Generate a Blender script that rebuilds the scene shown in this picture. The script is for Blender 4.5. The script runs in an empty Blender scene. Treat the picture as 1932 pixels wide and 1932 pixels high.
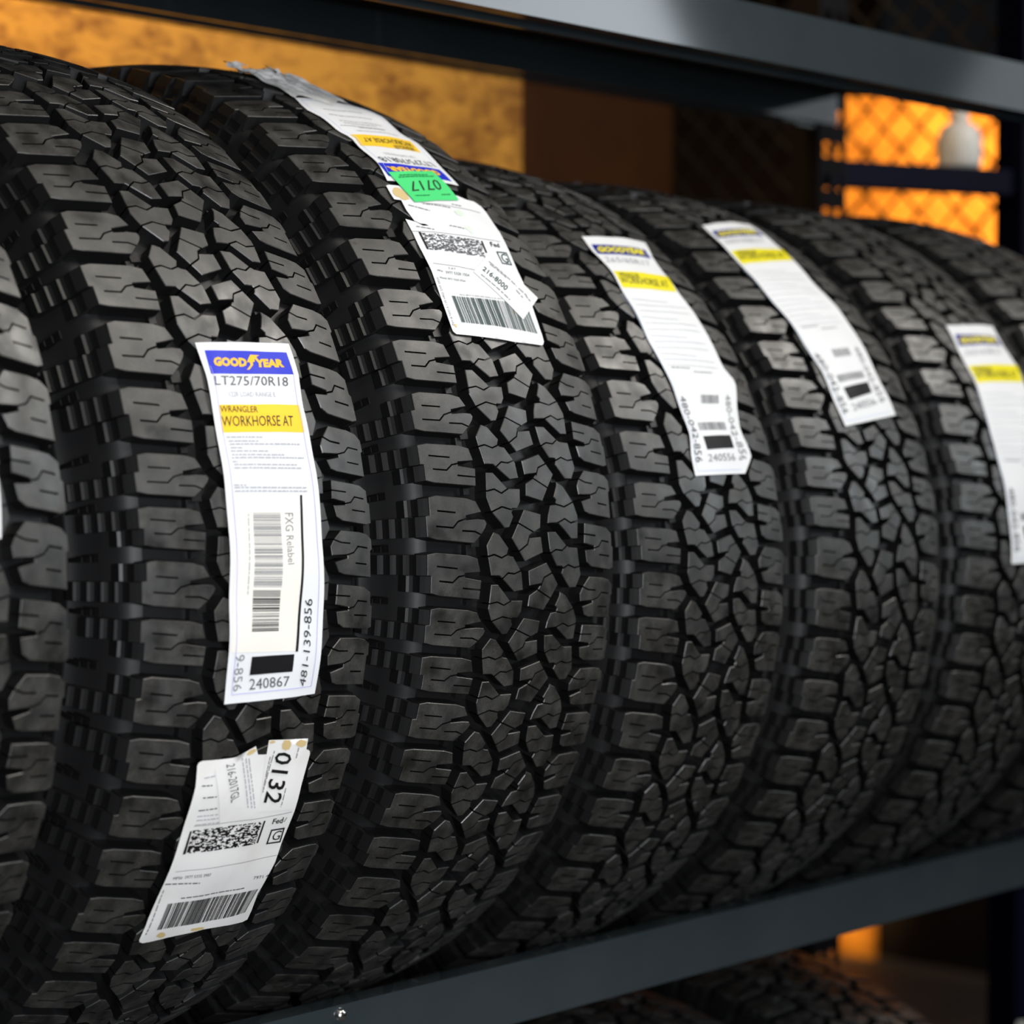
import bpy, math, random
from mathutils import Vector, Matrix
from mathutils.geometry import delaunay_2d_cdt
import numpy as np
random.seed(7)
sc = bpy.context.scene
COL = sc.collection

# ------------------------------------------------------------------ camera
cd = bpy.data.cameras.new('camera'); cam = bpy.data.objects.new('camera', cd); COL.objects.link(cam)
FW = Vector((0.7447839, 0.66640785, -0.03460523)); RT = Vector((0.66689522, -0.74514292, 0.00357561)); UP = Vector((0.02340303, 0.02574112, 0.99939466))
cam.matrix_world = Matrix(((RT.x, UP.x, -FW.x, -1.41586513), (RT.y, UP.y, -FW.y, -1.66985288), (RT.z, UP.z, -FW.z, 0.5296497), (0, 0, 0, 1)))
cd.sensor_fit = 'HORIZONTAL'; cd.sensor_width = 24.0; cd.lens = 24.0 * 4580.3 / 1932
cd.dof.use_dof = True; cd.dof.focus_distance = 1.83; cd.dof.aperture_fstop = 3.3
cd.clip_start = 0.05; cd.clip_end = 60
sc.camera = cam

# ------------------------------------------------------------------ world, lights, exposure
w = bpy.data.worlds.new('world'); sc.world = w; w.use_nodes = True
w.node_tree.nodes['Background'].inputs[0].default_value = (0.75, 0.85, 1.0, 1); w.node_tree.nodes['Background'].inputs[1].default_value = 0.006
def area(name, loc, target, sx, sy, power, color, spread=180, roll=0):
    l = bpy.data.lights.new(name, 'AREA'); l.shape = 'RECTANGLE'; l.size = sx; l.size_y = sy; l.energy = power; l.color = color
    l.spread = math.radians(spread)
    o = bpy.data.objects.new(name, l); COL.objects.link(o); o.location = loc
    o.rotation_euler = (Vector(target) - Vector(loc)).to_track_quat('-Z', 'Y').to_euler()
    o.rotation_euler.rotate_axis('Z', math.radians(roll))
    return o
area('ceiling_light_aisle', (-0.2, -1.9, 2.7), (-0.1, -0.4, 0.5), 1.5, 0.9, 40, (1.0, 0.95, 0.86))
area('added_sheen_light', (2.15, -1.7, 2.55), (0.0, -0.35, 0.65), 0.8, 0.7, 38, (1.0, 0.95, 0.88))  # unseen light added for sheen on the tread tops
area('added_beam_glare', (2.33, -2.2, 1.45), (0.2, -0.3, 0.9), 0.50, 1.6, 15, (0.86, 0.94, 1.0), 180, 24)  # unseen panel, added and tilted to mirror as the beam's left bright patch
area('second_added_glare', (4.85, -2.2, 1.45), (1.1, -0.3, 0.9), 0.8, 1.6, 4, (0.86, 0.94, 1.0), 180, -25)  # another unseen panel, added for the reflection at the beam's right end
area('aisle_fill', (-1.5, -2.7, 0.5), (-0.25, -0.2, 0.35), 1.4, 1.0, 15, (0.93, 0.96, 1.0), 75)
area('shop_lamp_back', (-0.15, 0.38, 1.75), (0.1, 0.62, 0.9), 0.4, 0.10, 16, (1.0, 0.62, 0.20), 130)
area('warm_lamp_far', (2.9, 1.0, 2.0), (4.2, 1.45, 1.25), 0.5, 0.4, 40, (1.0, 0.54, 0.24), 75)
area('added_low_glow', (3.75, 1.8, -0.55), (4.16, 2.1, -0.72), 0.12, 0.12, 1.1, (1.0, 0.52, 0.18), 50)  # unseen lamp added to make the low board glow
sc.view_settings.view_transform = 'Standard'; sc.view_settings.look = 'None'
sc.view_settings.exposure = 0.0; sc.view_settings.gamma = 1.0; sc.view_settings.use_curve_mapping = False

# ------------------------------------------------------------------ materials
def mat(name, col, rough=0.5, metal=0.0, spec=0.5, noise=None, bump=None):
    m = bpy.data.materials.new(name); m.use_nodes = True
    nt = m.node_tree; b = nt.nodes['Principled BSDF']
    b.inputs['Base Color'].default_value = (*col, 1); b.inputs['Roughness'].default_value = rough
    b.inputs['Metallic'].default_value = metal; b.inputs['Specular IOR Level'].default_value = spec
    if noise:
        col2, scale, lo, hi = noise
        tc = nt.nodes.new('ShaderNodeTexCoord'); n = nt.nodes.new('ShaderNodeTexNoise'); n.inputs['Scale'].default_value = scale; n.inputs['Detail'].default_value = 6
        r = nt.nodes.new('ShaderNodeValToRGB'); r.color_ramp.elements[0].position = lo; r.color_ramp.elements[1].position = hi
        r.color_ramp.elements[0].color = (*col, 1); r.color_ramp.elements[1].color = (*col2, 1)
        nt.links.new(tc.outputs['Object'], n.inputs['Vector']); nt.links.new(n.outputs['Fac'], r.inputs['Fac']); nt.links.new(r.outputs['Color'], b.inputs['Base Color'])
    if bump:
        tc = nt.nodes.new('ShaderNodeTexCoord'); n = nt.nodes.new('ShaderNodeTexNoise'); n.inputs['Scale'].default_value = bump[0]; n.inputs['Detail'].default_value = 4
        bp = nt.nodes.new('ShaderNodeBump'); bp.inputs['Strength'].default_value = bump[1]; bp.inputs['Distance'].default_value = bump[2]
        nt.links.new(tc.outputs['Object'], n.inputs['Vector']); nt.links.new(n.outputs['Fac'], bp.inputs['Height']); nt.links.new(bp.outputs['Normal'], b.inputs['Normal'])
    return m
RUB = mat('tyre_rubber', (0.0042, 0.0042, 0.0045), 0.45, 0, 0.4)  # block walls and groove floors, their shade deepened in this darker colour
FACE_RUB = mat('tread_face_rubber', (0.013, 0.013, 0.0135), 0.5, 0, 1.0, bump=(1800, 0.35, 0.0003))  # dusty block tops, paler than the shade-darkened groove rubber
nt = FACE_RUB.node_tree; b = nt.nodes['Principled BSDF']; tc = nt.nodes.new('ShaderNodeTexCoord')
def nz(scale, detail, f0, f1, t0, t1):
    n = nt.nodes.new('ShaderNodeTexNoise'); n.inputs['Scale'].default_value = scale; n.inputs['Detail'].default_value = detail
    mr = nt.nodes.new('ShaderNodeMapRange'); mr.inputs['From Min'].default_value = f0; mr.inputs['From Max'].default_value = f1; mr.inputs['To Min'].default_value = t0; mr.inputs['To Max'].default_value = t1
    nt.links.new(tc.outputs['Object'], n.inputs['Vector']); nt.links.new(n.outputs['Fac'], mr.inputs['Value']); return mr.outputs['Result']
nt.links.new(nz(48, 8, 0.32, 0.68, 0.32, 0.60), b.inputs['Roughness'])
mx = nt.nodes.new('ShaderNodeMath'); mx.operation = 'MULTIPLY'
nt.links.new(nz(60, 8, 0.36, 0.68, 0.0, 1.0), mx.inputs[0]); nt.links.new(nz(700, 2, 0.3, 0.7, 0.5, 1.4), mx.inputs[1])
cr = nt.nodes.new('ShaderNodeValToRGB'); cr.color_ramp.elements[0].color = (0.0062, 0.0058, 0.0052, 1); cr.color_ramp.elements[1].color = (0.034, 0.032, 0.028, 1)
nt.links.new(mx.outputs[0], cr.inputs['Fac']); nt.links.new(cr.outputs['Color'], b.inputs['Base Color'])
SIDE = mat('sidewall_rubber', (0.0042, 0.0042, 0.0045), 0.5, 0, 0.35)
LINER = mat('inner_liner', (0.008, 0.008, 0.008), 0.6, 0, 0.3)
PAPER = mat('label_paper', (0.74, 0.75, 0.77), 0.55, 0, 0.2)
SHIPP = mat('shipping_paper', (0.80, 0.79, 0.77), 0.45, 0, 0.3, noise=((0.72, 0.70, 0.66), 30, 0.5, 0.8))
INK = {'navy': mat('ink_navy', (0.010, 0.016, 0.24), 0.4, 0, 0.15), 'blue': mat('ink_blue', (0.022, 0.035, 0.52), 0.4, 0, 0.15), 'gold': mat('ink_gold', (0.85, 0.47, 0.02), 0.4, 0, 0.15), 'yellow': mat('ink_yellow', (0.88, 0.56, 0.035), 0.4, 0, 0.15),
       'yellow2': mat('ink_lemon', (0.80, 0.70, 0.02), 0.4, 0, 0.15), 'dark': mat('ink_dark', (0.03, 0.028, 0.03), 0.5, 0, 0.15), 'black': mat('ink_black', (0.012, 0.011, 0.012), 0.45, 0, 0.15),
       'dgrey': mat('ink_dark_grey', (0.10, 0.10, 0.11), 0.5, 0, 0.15), 'grey': mat('ink_grey', (0.24, 0.24, 0.25), 0.5, 0, 0.15), 'lgrey': mat('ink_light_grey', (0.42, 0.42, 0.45), 0.5, 0, 0.15),
       'vlgrey': mat('ink_pale_grey', (0.62, 0.63, 0.67), 0.5, 0, 0.15), 'violet': mat('ink_violet', (0.36, 0.34, 0.72), 0.45, 0, 0.15), 'lblue': mat('ink_pale_blue', (0.50, 0.62, 0.85), 0.45, 0, 0.15),
       'cream': mat('sticker_cream', (0.80, 0.77, 0.71), 0.45, 0, 0.15), 'tan': mat('stain_tan', (0.62, 0.47, 0.22), 0.6), 'palegreen': mat('stain_pale_green', (0.66, 0.76, 0.66), 0.5),
       'green': mat('sticker_green', (0.075, 0.66, 0.20), 0.45, 0, 0.15), 'dgreen': mat('ink_green', (0.02, 0.20, 0.06), 0.5, 0, 0.15), 'dgreen2': mat('ink_green_black', (0.03, 0.06, 0.055), 0.5, 0, 0.15),
       'paper': PAPER, 'ship': SHIPP}
STEEL = mat('rack_paint_grey', (0.026, 0.034, 0.038), 0.08, 0, 0.6, noise=((0.031, 0.039, 0.043), 9, 0.4, 0.7))
UPR = mat('upright_paint_black', (0.003, 0.003, 0.004), 0.6, 0, 0.1)
SHADED = mat('shaded_board', (0.030, 0.009, 0.0015), 0.7, 0, 0.1, noise=((0.045, 0.014, 0.002), 5, 0.4, 0.7))  # the second panel's shade is put into this darker board colour
BLUE = mat('rack_paint_navy', (0.0008, 0.001, 0.010), 0.6, 0, 0.1)
ZINC = mat('zinc_bolt', (0.75, 0.75, 0.72), 0.22, 1.0)
WIRE = mat('fence_wire', (0.05, 0.035, 0.018), 0.5, 0.3)
CONC = mat('concrete_floor', (0.05, 0.05, 0.05), 0.7, 0, 0.3, noise=((0.08, 0.075, 0.07), 3, 0.4, 0.7))
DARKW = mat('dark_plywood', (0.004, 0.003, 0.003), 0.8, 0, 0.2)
WHITEP = mat('white_plastic', (0.75, 0.74, 0.70), 0.4)
def osb(name):
    m = bpy.data.materials.new(name); m.use_nodes = True; nt = m.node_tree; b = nt.nodes['Principled BSDF']
    tc = nt.nodes.new('ShaderNodeTexCoord'); mp = nt.nodes.new('ShaderNodeMapping'); mp.inputs['Rotation'].default_value = (0.3, 0.5, 0.4)
    mp.inputs['Scale'].default_value = (1.0, 1.0, 1.8)
    v = nt.nodes.new('ShaderNodeTexNoise'); v.inputs['Scale'].default_value = 26; v.inputs['Detail'].default_value = 3; v.inputs['Distortion'].default_value = 1.2
    ns = nt.nodes.new('ShaderNodeTexNoise'); ns.inputs['Scale'].default_value = 7; ns.inputs['Detail'].default_value = 5
    mx = nt.nodes.new('ShaderNodeMixRGB'); mx.inputs[0].default_value = 0.5
    r = nt.nodes.new('ShaderNodeValToRGB'); e = r.color_ramp.elements
    e[0].position = 0.38; e[0].color = (0.21, 0.080, 0.009, 1); e[1].position = 0.56; e[1].color = (0.54, 0.265, 0.036, 1)
    nt.links.new(tc.outputs['Object'], mp.inputs['Vector']); nt.links.new(mp.outputs['Vector'], v.inputs['Vector']); nt.links.new(mp.outputs['Vector'], ns.inputs['Vector'])
    nt.links.new(v.outputs['Fac'], mx.inputs[1]); nt.links.new(ns.outputs['Fac'], mx.inputs[2]); nt.links.new(mx.outputs[0], r.inputs['Fac']); nt.links.new(r.outputs['Color'], b.inputs['Base Color'])
    b.inputs['Roughness'].default_value = 0.6; b.inputs['Specular IOR Level'].default_value = 0.25
    return m
OSB = osb('osb_board')

# ------------------------------------------------------------------ helpers
def mesh_obj(name, V, Fc, m, parent=None, smooth=None, mats=None, mi=None):
    me = bpy.data.meshes.new(name)
    me.from_pydata([tuple(v) for v in V], [], [tuple(f) for f in Fc])
    for k in (mats or [m]): me.materials.append(k)
    if mi is not None: me.polygons.foreach_set('material_index', mi)
    if smooth is not None:
        me.polygons.foreach_set('use_smooth', [bool(smooth)] * len(me.polygons) if isinstance(smooth, bool) else smooth)
    me.update()
    o = bpy.data.objects.new(name, me); COL.objects.link(o)
    if parent: o.parent = parent
    return o
def empty(name, loc, rz=0.0):
    o = bpy.data.objects.new(name, None); COL.objects.link(o); o.location = loc; o.rotation_euler = (0, 0, rz); o.empty_display_size = 0.05
    return o
def tag(o, label=None, cat=None, group=None, kind=None):
    if label: o['label'] = label
    if cat: o['category'] = cat
    if group: o['group'] = group
    if kind: o['kind'] = kind
    return o
class MB:
    def __init__(s): s.V = []; s.F = []
    def box(s, x0, x1, y0, y1, z0, z1):
        k = len(s.V)
        s.V += [(x, y, z) for z in (z0, z1) for y in (y0, y1) for x in (x0, x1)]
        s.F += [(k, k+2, k+3, k+1), (k+4, k+5, k+7, k+6), (k, k+1, k+5, k+4), (k+2, k+6, k+7, k+3), (k, k+4, k+6, k+2), (k+1, k+3, k+7, k+5)]
        return s
    def prism(s, prof, x0, x1):            # closed profile in (y, z) swept along x
        k = len(s.V); n = len(prof)
        s.V += [(x0, y, z) for y, z in prof] + [(x1, y, z) for y, z in prof]
        for i in range(n):
            j = (i + 1) % n; s.F.append((k+i, k+j, k+n+j, k+n+i))
        s.F += [tuple(range(k+n-1, k-1, -1)), tuple(range(k+n, k+2*n))]
        return s
    def tube(s, a, b, r, n=6):
        a = Vector(a); b = Vector(b); d = (b-a).normalized(); q = d.to_track_quat('Z', 'Y'); k = len(s.V)
        for p in (a, b):
            for i in range(n):
                t = 2*math.pi*i/n; s.V.append(tuple(p + q @ Vector((r*math.cos(t), r*math.sin(t), 0))))
        for i in range(n):
            j = (i+1) % n; s.F.append((k+i, k+j, k+n+j, k+n+i))
        s.F += [tuple(range(k+n-1, k-1, -1)), tuple(range(k+n, k+2*n))]
        return s
    def lathe(s, prof, n=24, c=(0, 0, 0)):  # (r, z)
        k = len(s.V); m = len(prof)
        for i in range(n):
            t = 2*math.pi*i/n; s.V += [(c[0]+r*math.cos(t), c[1]+r*math.sin(t), c[2]+z) for r, z in prof]
        for i in range(n):
            j = (i+1) % n
            for q in range(m-1): s.F.append((k+i*m+q, k+j*m+q, k+j*m+q+1, k+i*m+q+1))
        return s
    def build(s, name, m, parent=None, smooth=None): return mesh_obj(name, s.V, s.F, m, parent, smooth)

# ------------------------------------------------------------------ tyre tread tile: (u mm across, s fraction of one pitch going down)
PITCH = 85.0
TILE = {
 'LB': ([(-104.4,.075),(-97.5,.062),(-69,.098),(-60,.13),(-55.2,.225),(-71,.252),(-71,.291),(-59.4,.286),(-52.2,.295),(-50.4,.325),(-52,.365),(-57,.428),(-64.3,.497),(-99.9,.45),(-108,.424),(-108.2,.240),(-104.6,.235)],
        [[(-98,.197),(-81,.22)], [(-100,.333),(-84.1,.352),(-79.1,.3),(-70.5,.274)], [(-75.6,.382),(-63,.393),(-55.8,.43)]]),
 'LA': ([(-108.4,.578),(-100.5,.566),(-70.3,.60),(-60.9,.632),(-58,.752),(-73.6,.756),(-73.5,.794),(-57,.828),(-58.6,.995),(-97.6,.946),(-105.2,.921),(-105.1,.770),(-108.4,.764)],
        [[(-100.3,.684),(-80.8,.712)], [(-98,.815),(-85.3,.832),(-79.9,.783),(-73,.772)], [(-75.7,.886),(-57,.91)]]),
 'P': ([(-46.5,-.13),(-39.2,-.128),(-25.2,.027),(-11.2,.032),(-12.3,.148),(-16.3,.207),(-21.8,.203),(-22.7,.24),(-21.1,.277),(-26.4,.37),(-31.5,.374),(-44.3,.226),(-48.6,.098)],
       [[(-48.2,.043),(-39.8,.028),(-32.4,.066),(-24.5,.026)], [(-44.3,.226),(-33.1,.186),(-22,.218)]]),
 'Q': ([(-43.7,.407),(-37.6,.431),(-27.9,.555),(-30.1,.608),(-27.4,.624),(-22.8,.633),(-14.6,.755),(-13.2,.78),(-11.4,.931),(-21.3,.942),(-37.7,.792),(-46.6,.787),(-50,.618),(-51.2,.52)],
       [[(-50.2,.618),(-43.9,.603),(-36,.635),(-29.6,.61)], [(-35.2,.82),(-28.8,.772),(-21.8,.783),(-13.9,.757)]]),
 'M': ([(-8.3,.219),(11,.265),(9.6,.386),(1.3,.423),(-2.2,.437),(-4.6,.476),(10,.469),(12,.608),(-9.4,.677),(-15.7,.585),(-23.9,.467)],
       [[(-16.2,.335),(1.8,.425)], [(-16.2,.585),(-6.5,.527),(-4.4,.47)]]),
 'N': ([(-5.1,.765),(16.5,.702),(31.1,.902),(22.1,1.031),(14.2,1.149),(-4.6,1.096),(-3.4,.986),(6.1,.94),(10.8,.884),(-3.6,.898)],
       [[(5.8,.938),(22.4,1.031)], [(10.6,.888),(13.2,.833),(24,.792)]]),
 'S': ([(34.3,-.025),(42.2,.017),(53.6,.161),(58.6,.283),(58.8,.329),(57.4,.498),(49,.498),(31.9,.344),(19,.348),(20.5,.274),(23.9,.19),(30.8,.184),(31.8,.143),(29,.113),(34,.012)],
       [[(30.6,.178),(41.3,.205),(54,.16)], [(31.9,.346),(40.8,.313),(48.8,.353),(59,.332)]]),
 'W': ([(18.6,.427),(28.7,.429),(42.1,.557),(46,.577),(56.7,.585),(59.5,.737),(61.6,.837),(55,.945),(46.5,.943),(35.5,.808),(37.6,.76),(36.5,.741),(29.5,.737),(21.7,.615),(20.6,.578)],
       [[(21.5,.616),(28,.588),(36,.599),(42.4,.556)], [(37.2,.762),(44.1,.733),(52.6,.764),(60.2,.752)]]),
 'X': ([(74.8,-.14),(96.2,-.117),(106,-.092),(111.6,-.042),(112.2,.060),(109.9,.075),(109.9,.324),(76,.275),(70.3,.251),(66.5,.159),(81.2,.13),(81.1,.095),(63,.094),(61.8,.014),(65.7,-.051)],
       [[(65,-.055),(73.6,-.021),(84.7,-.008)], [(80.8,.097),(88.4,.079),(94,.025),(106,.045)], [(90.2,.177),(104.3,.197)]]),
 'Y': ([(68.6,.361),(92.5,.394),(102,.412),(109.8,.466),(110.2,.585),(112.4,.600),(112.5,.800),(106.7,.812),(77.1,.766),(70.9,.724),(68.5,.613),(82.2,.611),(82.3,.58),(67,.544)],
       [[(67,.46),(84,.481)], [(82,.596),(88.8,.583),(93.6,.53),(105.3,.55)], [(89.3,.66),(105.8,.682)]]),
}
def area2(p): return sum(p[i][0]*p[(i+1) % len(p)][1]-p[(i+1) % len(p)][0]*p[i][1] for i in range(len(p)))
def inside(q, p):
    c = False; n = len(p); j = n-1
    for i in range(n):
        if (p[i][1] > q[1]) != (p[j][1] > q[1]) and q[0] < (p[j][0]-p[i][0])*(q[1]-p[i][1])/(p[j][1]-p[i][1])+p[i][0]: c = not c
        j = i
    return c
def segd(q, a, b):
    ax, ay = a; bx, by = b; dx, dy = bx-ax, by-ay; L = dx*dx+dy*dy
    t = 0 if L == 0 else max(0, min(1, ((q[0]-ax)*dx+(q[1]-ay)*dy)/L))
    return math.hypot(q[0]-ax-t*dx, q[1]-ay-t*dy)
def offset(p, dist):                       # CCW polygon, positive = outward
    out = []; n = len(p)
    for i in range(n):
        a, b, c = p[i-1], p[i], p[(i+1) % n]
        e1 = (b[0]-a[0], b[1]-a[1]); e2 = (c[0]-b[0], c[1]-b[1]); l1 = math.hypot(*e1) or 1; l2 = math.hypot(*e2) or 1
        n1 = (e1[1]/l1, -e1[0]/l1); n2 = (e2[1]/l2, -e2[0]/l2); s = (n1[0]+n2[0], n1[1]+n2[1]); q = s[0]*s[0]+s[1]*s[1]
        k = 2/q if q > 0.45 else 2/0.45
        out.append((b[0]+s[0]*k*dist, b[1]+s[1]*k*dist))
    return out
def strip(pl, wd):
    L = []; Rr = []; n = len(pl)
    for i in range(n):
        a = pl[max(i-1, 0)]; c = pl[min(i+1, n-1)]
        if 0 < i < n-1:
            e1 = Vector((pl[i][0]-pl[i-1][0], pl[i][1]-pl[i-1][1])).normalized(); e2 = Vector((pl[i+1][0]-pl[i][0], pl[i+1][1]-pl[i][1])).normalized(); t = (e1+e2).normalized(); k = 1/max(0.5, t.dot(e1))
        else: t = Vector((c[0]-a[0], c[1]-a[1])).normalized(); k = 1
        nx, ny = -t.y*wd/2*k, t.x*wd/2*k
        L.append((pl[i][0]+nx, pl[i][1]+ny)); Rr.append((pl[i][0]-nx, pl[i][1]-ny))
    return L+Rr[::-1]
def block(outl, sipes, depth=11.5):
    """verts (u, s_mm, depth_mm), faces, smooth flags of one tread block with cut sipes, bevel ring and drafted walls"""
    P = [(u, s*PITCH) for u, s in outl]
    if area2(P) < 0: P = P[::-1]
    I = offset(P, -0.45)
    S = []
    for sp in sipes:
        pl = [(u, s*PITCH) for u, s in sp]
        for e, o in ((0, 1), (-1, -2)):
            q = pl[e]
            if min(segd(q, P[i-1], P[i]) for i in range(len(P))) < 1.7:
                dv = Vector((q[0]-pl[o][0], q[1]-pl[o][1])).normalized()*2.2; pl[e] = (q[0]+dv.x, q[1]+dv.y)
        S.append(strip(pl, 1.3))
    V = []; E = []
    for poly in [I]+S:
        k = len(V); V += poly; E += [(k+i, k+(i+1) % len(poly)) for i in range(len(poly))]
    us = [p[0] for p in I]; ss = [p[1] for p in I]
    y = min(ss)+4
    while y < max(ss)-2:
        x = min(us)+5
        while x < max(us)-2:
            if inside((x, y), I) and min(segd((x, y), I[i-1], I[i]) for i in range(len(I))) > 2 and all(min(segd((x, y), g[i-1], g[i]) for i in range(len(g))) > 2 and not inside((x, y), g) for g in S): V.append((x, y))
            x += 13
        y += 8
    r = delaunay_2d_cdt([Vector(v) for v in V], E, [], 0, 1e-5)
    vv = [tuple(v) for v in r[0]]; T = []
    for f in r[2]:
        for k in range(1, len(f)-1):
            t = (f[0], f[k], f[k+1]); c = (sum(vv[i][0] for i in t)/3, sum(vv[i][1] for i in t)/3)
            if inside(c, I) and not any(inside(c, g) for g in S): T.append(t)
    T = [t if area2([vv[i] for i in t]) > 0 else t[::-1] for t in T]
    T = [t for t in T if abs(area2([vv[i] for i in t])) > 1e-6]
    ed = {}
    for t in T:
        for i in range(3): ed[(t[i], t[(i+1) % 3])] = 1
    bd = [e for e in ed if (e[1], e[0]) not in ed]
    onI = lambda q: min(segd(q, I[i-1], I[i]) for i in range(len(I))) < 0.02
    outer = {e: onI(vv[e[0]]) and onI(vv[e[1]]) and onI(((vv[e[0]][0]+vv[e[1]][0])/2, (vv[e[0]][1]+vv[e[1]][1])/2)) for e in bd}
    nrm = {}
    for e in bd:
        if outer[e]:
            a, b_ = vv[e[0]], vv[e[1]]; l = math.hypot(b_[0]-a[0], b_[1]-a[1]) or 1
            nn = ((b_[1]-a[1])/l, -(b_[0]-a[0])/l)
            for q in e: nrm.setdefault(q, []).append(nn)
    def off(q, dist):
        L = nrm.get(q)
        if not L: return vv[q]
        s = (sum(a[0] for a in L)/len(L), sum(a[1] for a in L)/len(L)); k = s[0]**2+s[1]**2; k = 1/max(k, 0.3)
        return (vv[q][0]+s[0]*k*dist, vv[q][1]+s[1]*k*dist)
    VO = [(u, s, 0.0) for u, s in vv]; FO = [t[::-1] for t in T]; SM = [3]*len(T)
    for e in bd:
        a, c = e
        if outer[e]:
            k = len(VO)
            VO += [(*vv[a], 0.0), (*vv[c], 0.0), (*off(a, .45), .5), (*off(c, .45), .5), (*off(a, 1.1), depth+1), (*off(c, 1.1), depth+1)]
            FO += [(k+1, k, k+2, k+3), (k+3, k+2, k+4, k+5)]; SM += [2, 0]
        else:
            k = len(VO)
            VO += [(*vv[a], 0.0), (*vv[c], 0.0), (*vv[a], 7.0), (*vv[c], 7.0)]
            FO.append((k+1, k, k+2, k+3)); SM.append(False)
    return VO, FO, SM
def lug(u0, s0, s1, steps, sgn):
    """stepped buttress below a shoulder block edge"""
    pr = [(0, .9), (2.2, 4.0), (4.2, 7.0)]
    u, dd = 4.2, 7.0
    for k in range(steps):
        pr += [(u+.3, dd+3.4), (u+.9, dd+6.2), (u+2.4, dd+8.3), (u+4.6, dd+9.0)]; u += 4.6; dd += 9.0
    pr += [(u+.6, dd+7)]
    pr = [(u0+sgn*a, d_) for a, d_ in pr]
    ba = [(u0-sgn*6, pr[-1][1]), (u0-sgn*6, .9)]
    n = len(pr); V = []; F = []; SM = []
    s0 *= PITCH; s1 *= PITCH
    for s in (s0, s1):
        V += [(a, s, d_) for a, d_ in pr+ba]
    m = n+2
    for i in range(n-1):
        f = (i, i+1, m+i+1, m+i); F.append(f if sgn < 0 else f[::-1]); SM.append(False)
    c0 = tuple(range(m)); c1 = tuple(range(2*m-1, m-1, -1))
    F += [c0[::-1], c1[::-1]] if sgn < 0 else [c0, c1]; SM += [False, False]
    return V, F, SM
def boxd(u0, u1, s0, s1, d0, d1):
    V = [(u, s*PITCH, d_) for d_ in (d0, d1) for s in (s0, s1) for u in (u0, u1)]
    F = [(0, 2, 3, 1), (0, 1, 5, 4), (2, 6, 7, 3), (0, 4, 6, 2), (1, 3, 7, 5)]
    return V, F, [False]*5
def join(parts):
    V = []; F = []; SM = []
    for v, f, s in parts:
        k = len(V); V += v; F += [tuple(i+k for i in q) for q in f]; SM += s
    return V, F, SM
_p = [block(*TILE[k]) for k in TILE]
_p += [lug(-104.8, .080, .236, 1, -1), lug(-108.2, .243, .424, 4, -1), lug(-108.4, .580, .764, 3, -1), lug(-105.2, .772, .921, 1, -1)]
_p += [lug(112, -.044, .062, 3, 1), lug(109.9, .08, .322, 1, 1), lug(110, .468, .588, 1, 1), lug(112.5, .602, .800, 3, 1)]
_p += [boxd(-62, -54, .44, .53, 5.5, 12.5), boxd(-66, -60, .51, .60, 7, 12.5), boxd(-64, -58, 1.0, 1.06, 8, 12.5), boxd(-20, -14, .20, .225, 7, 12.5), boxd(36, 42, .93, .98, 7, 12.5), boxd(63, 68, .28, .34, 7, 12.5)]
for sgn in (-1, 1):
    for c in (.005, .505):
        for k in range(3):
            a = sgn*(121+k*2.6); _p.append(boxd(min(a, a+sgn*1.0), max(a, a+sgn*1.0), c-.02+.012*k, c+.05, 26+k*6, 50+k*4))
TV, TF, TS = join(_p)
TVa = np.array(TV)
def crown(R, u): return R-0.012*(np.abs(u)/0.115)**2.2

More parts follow.
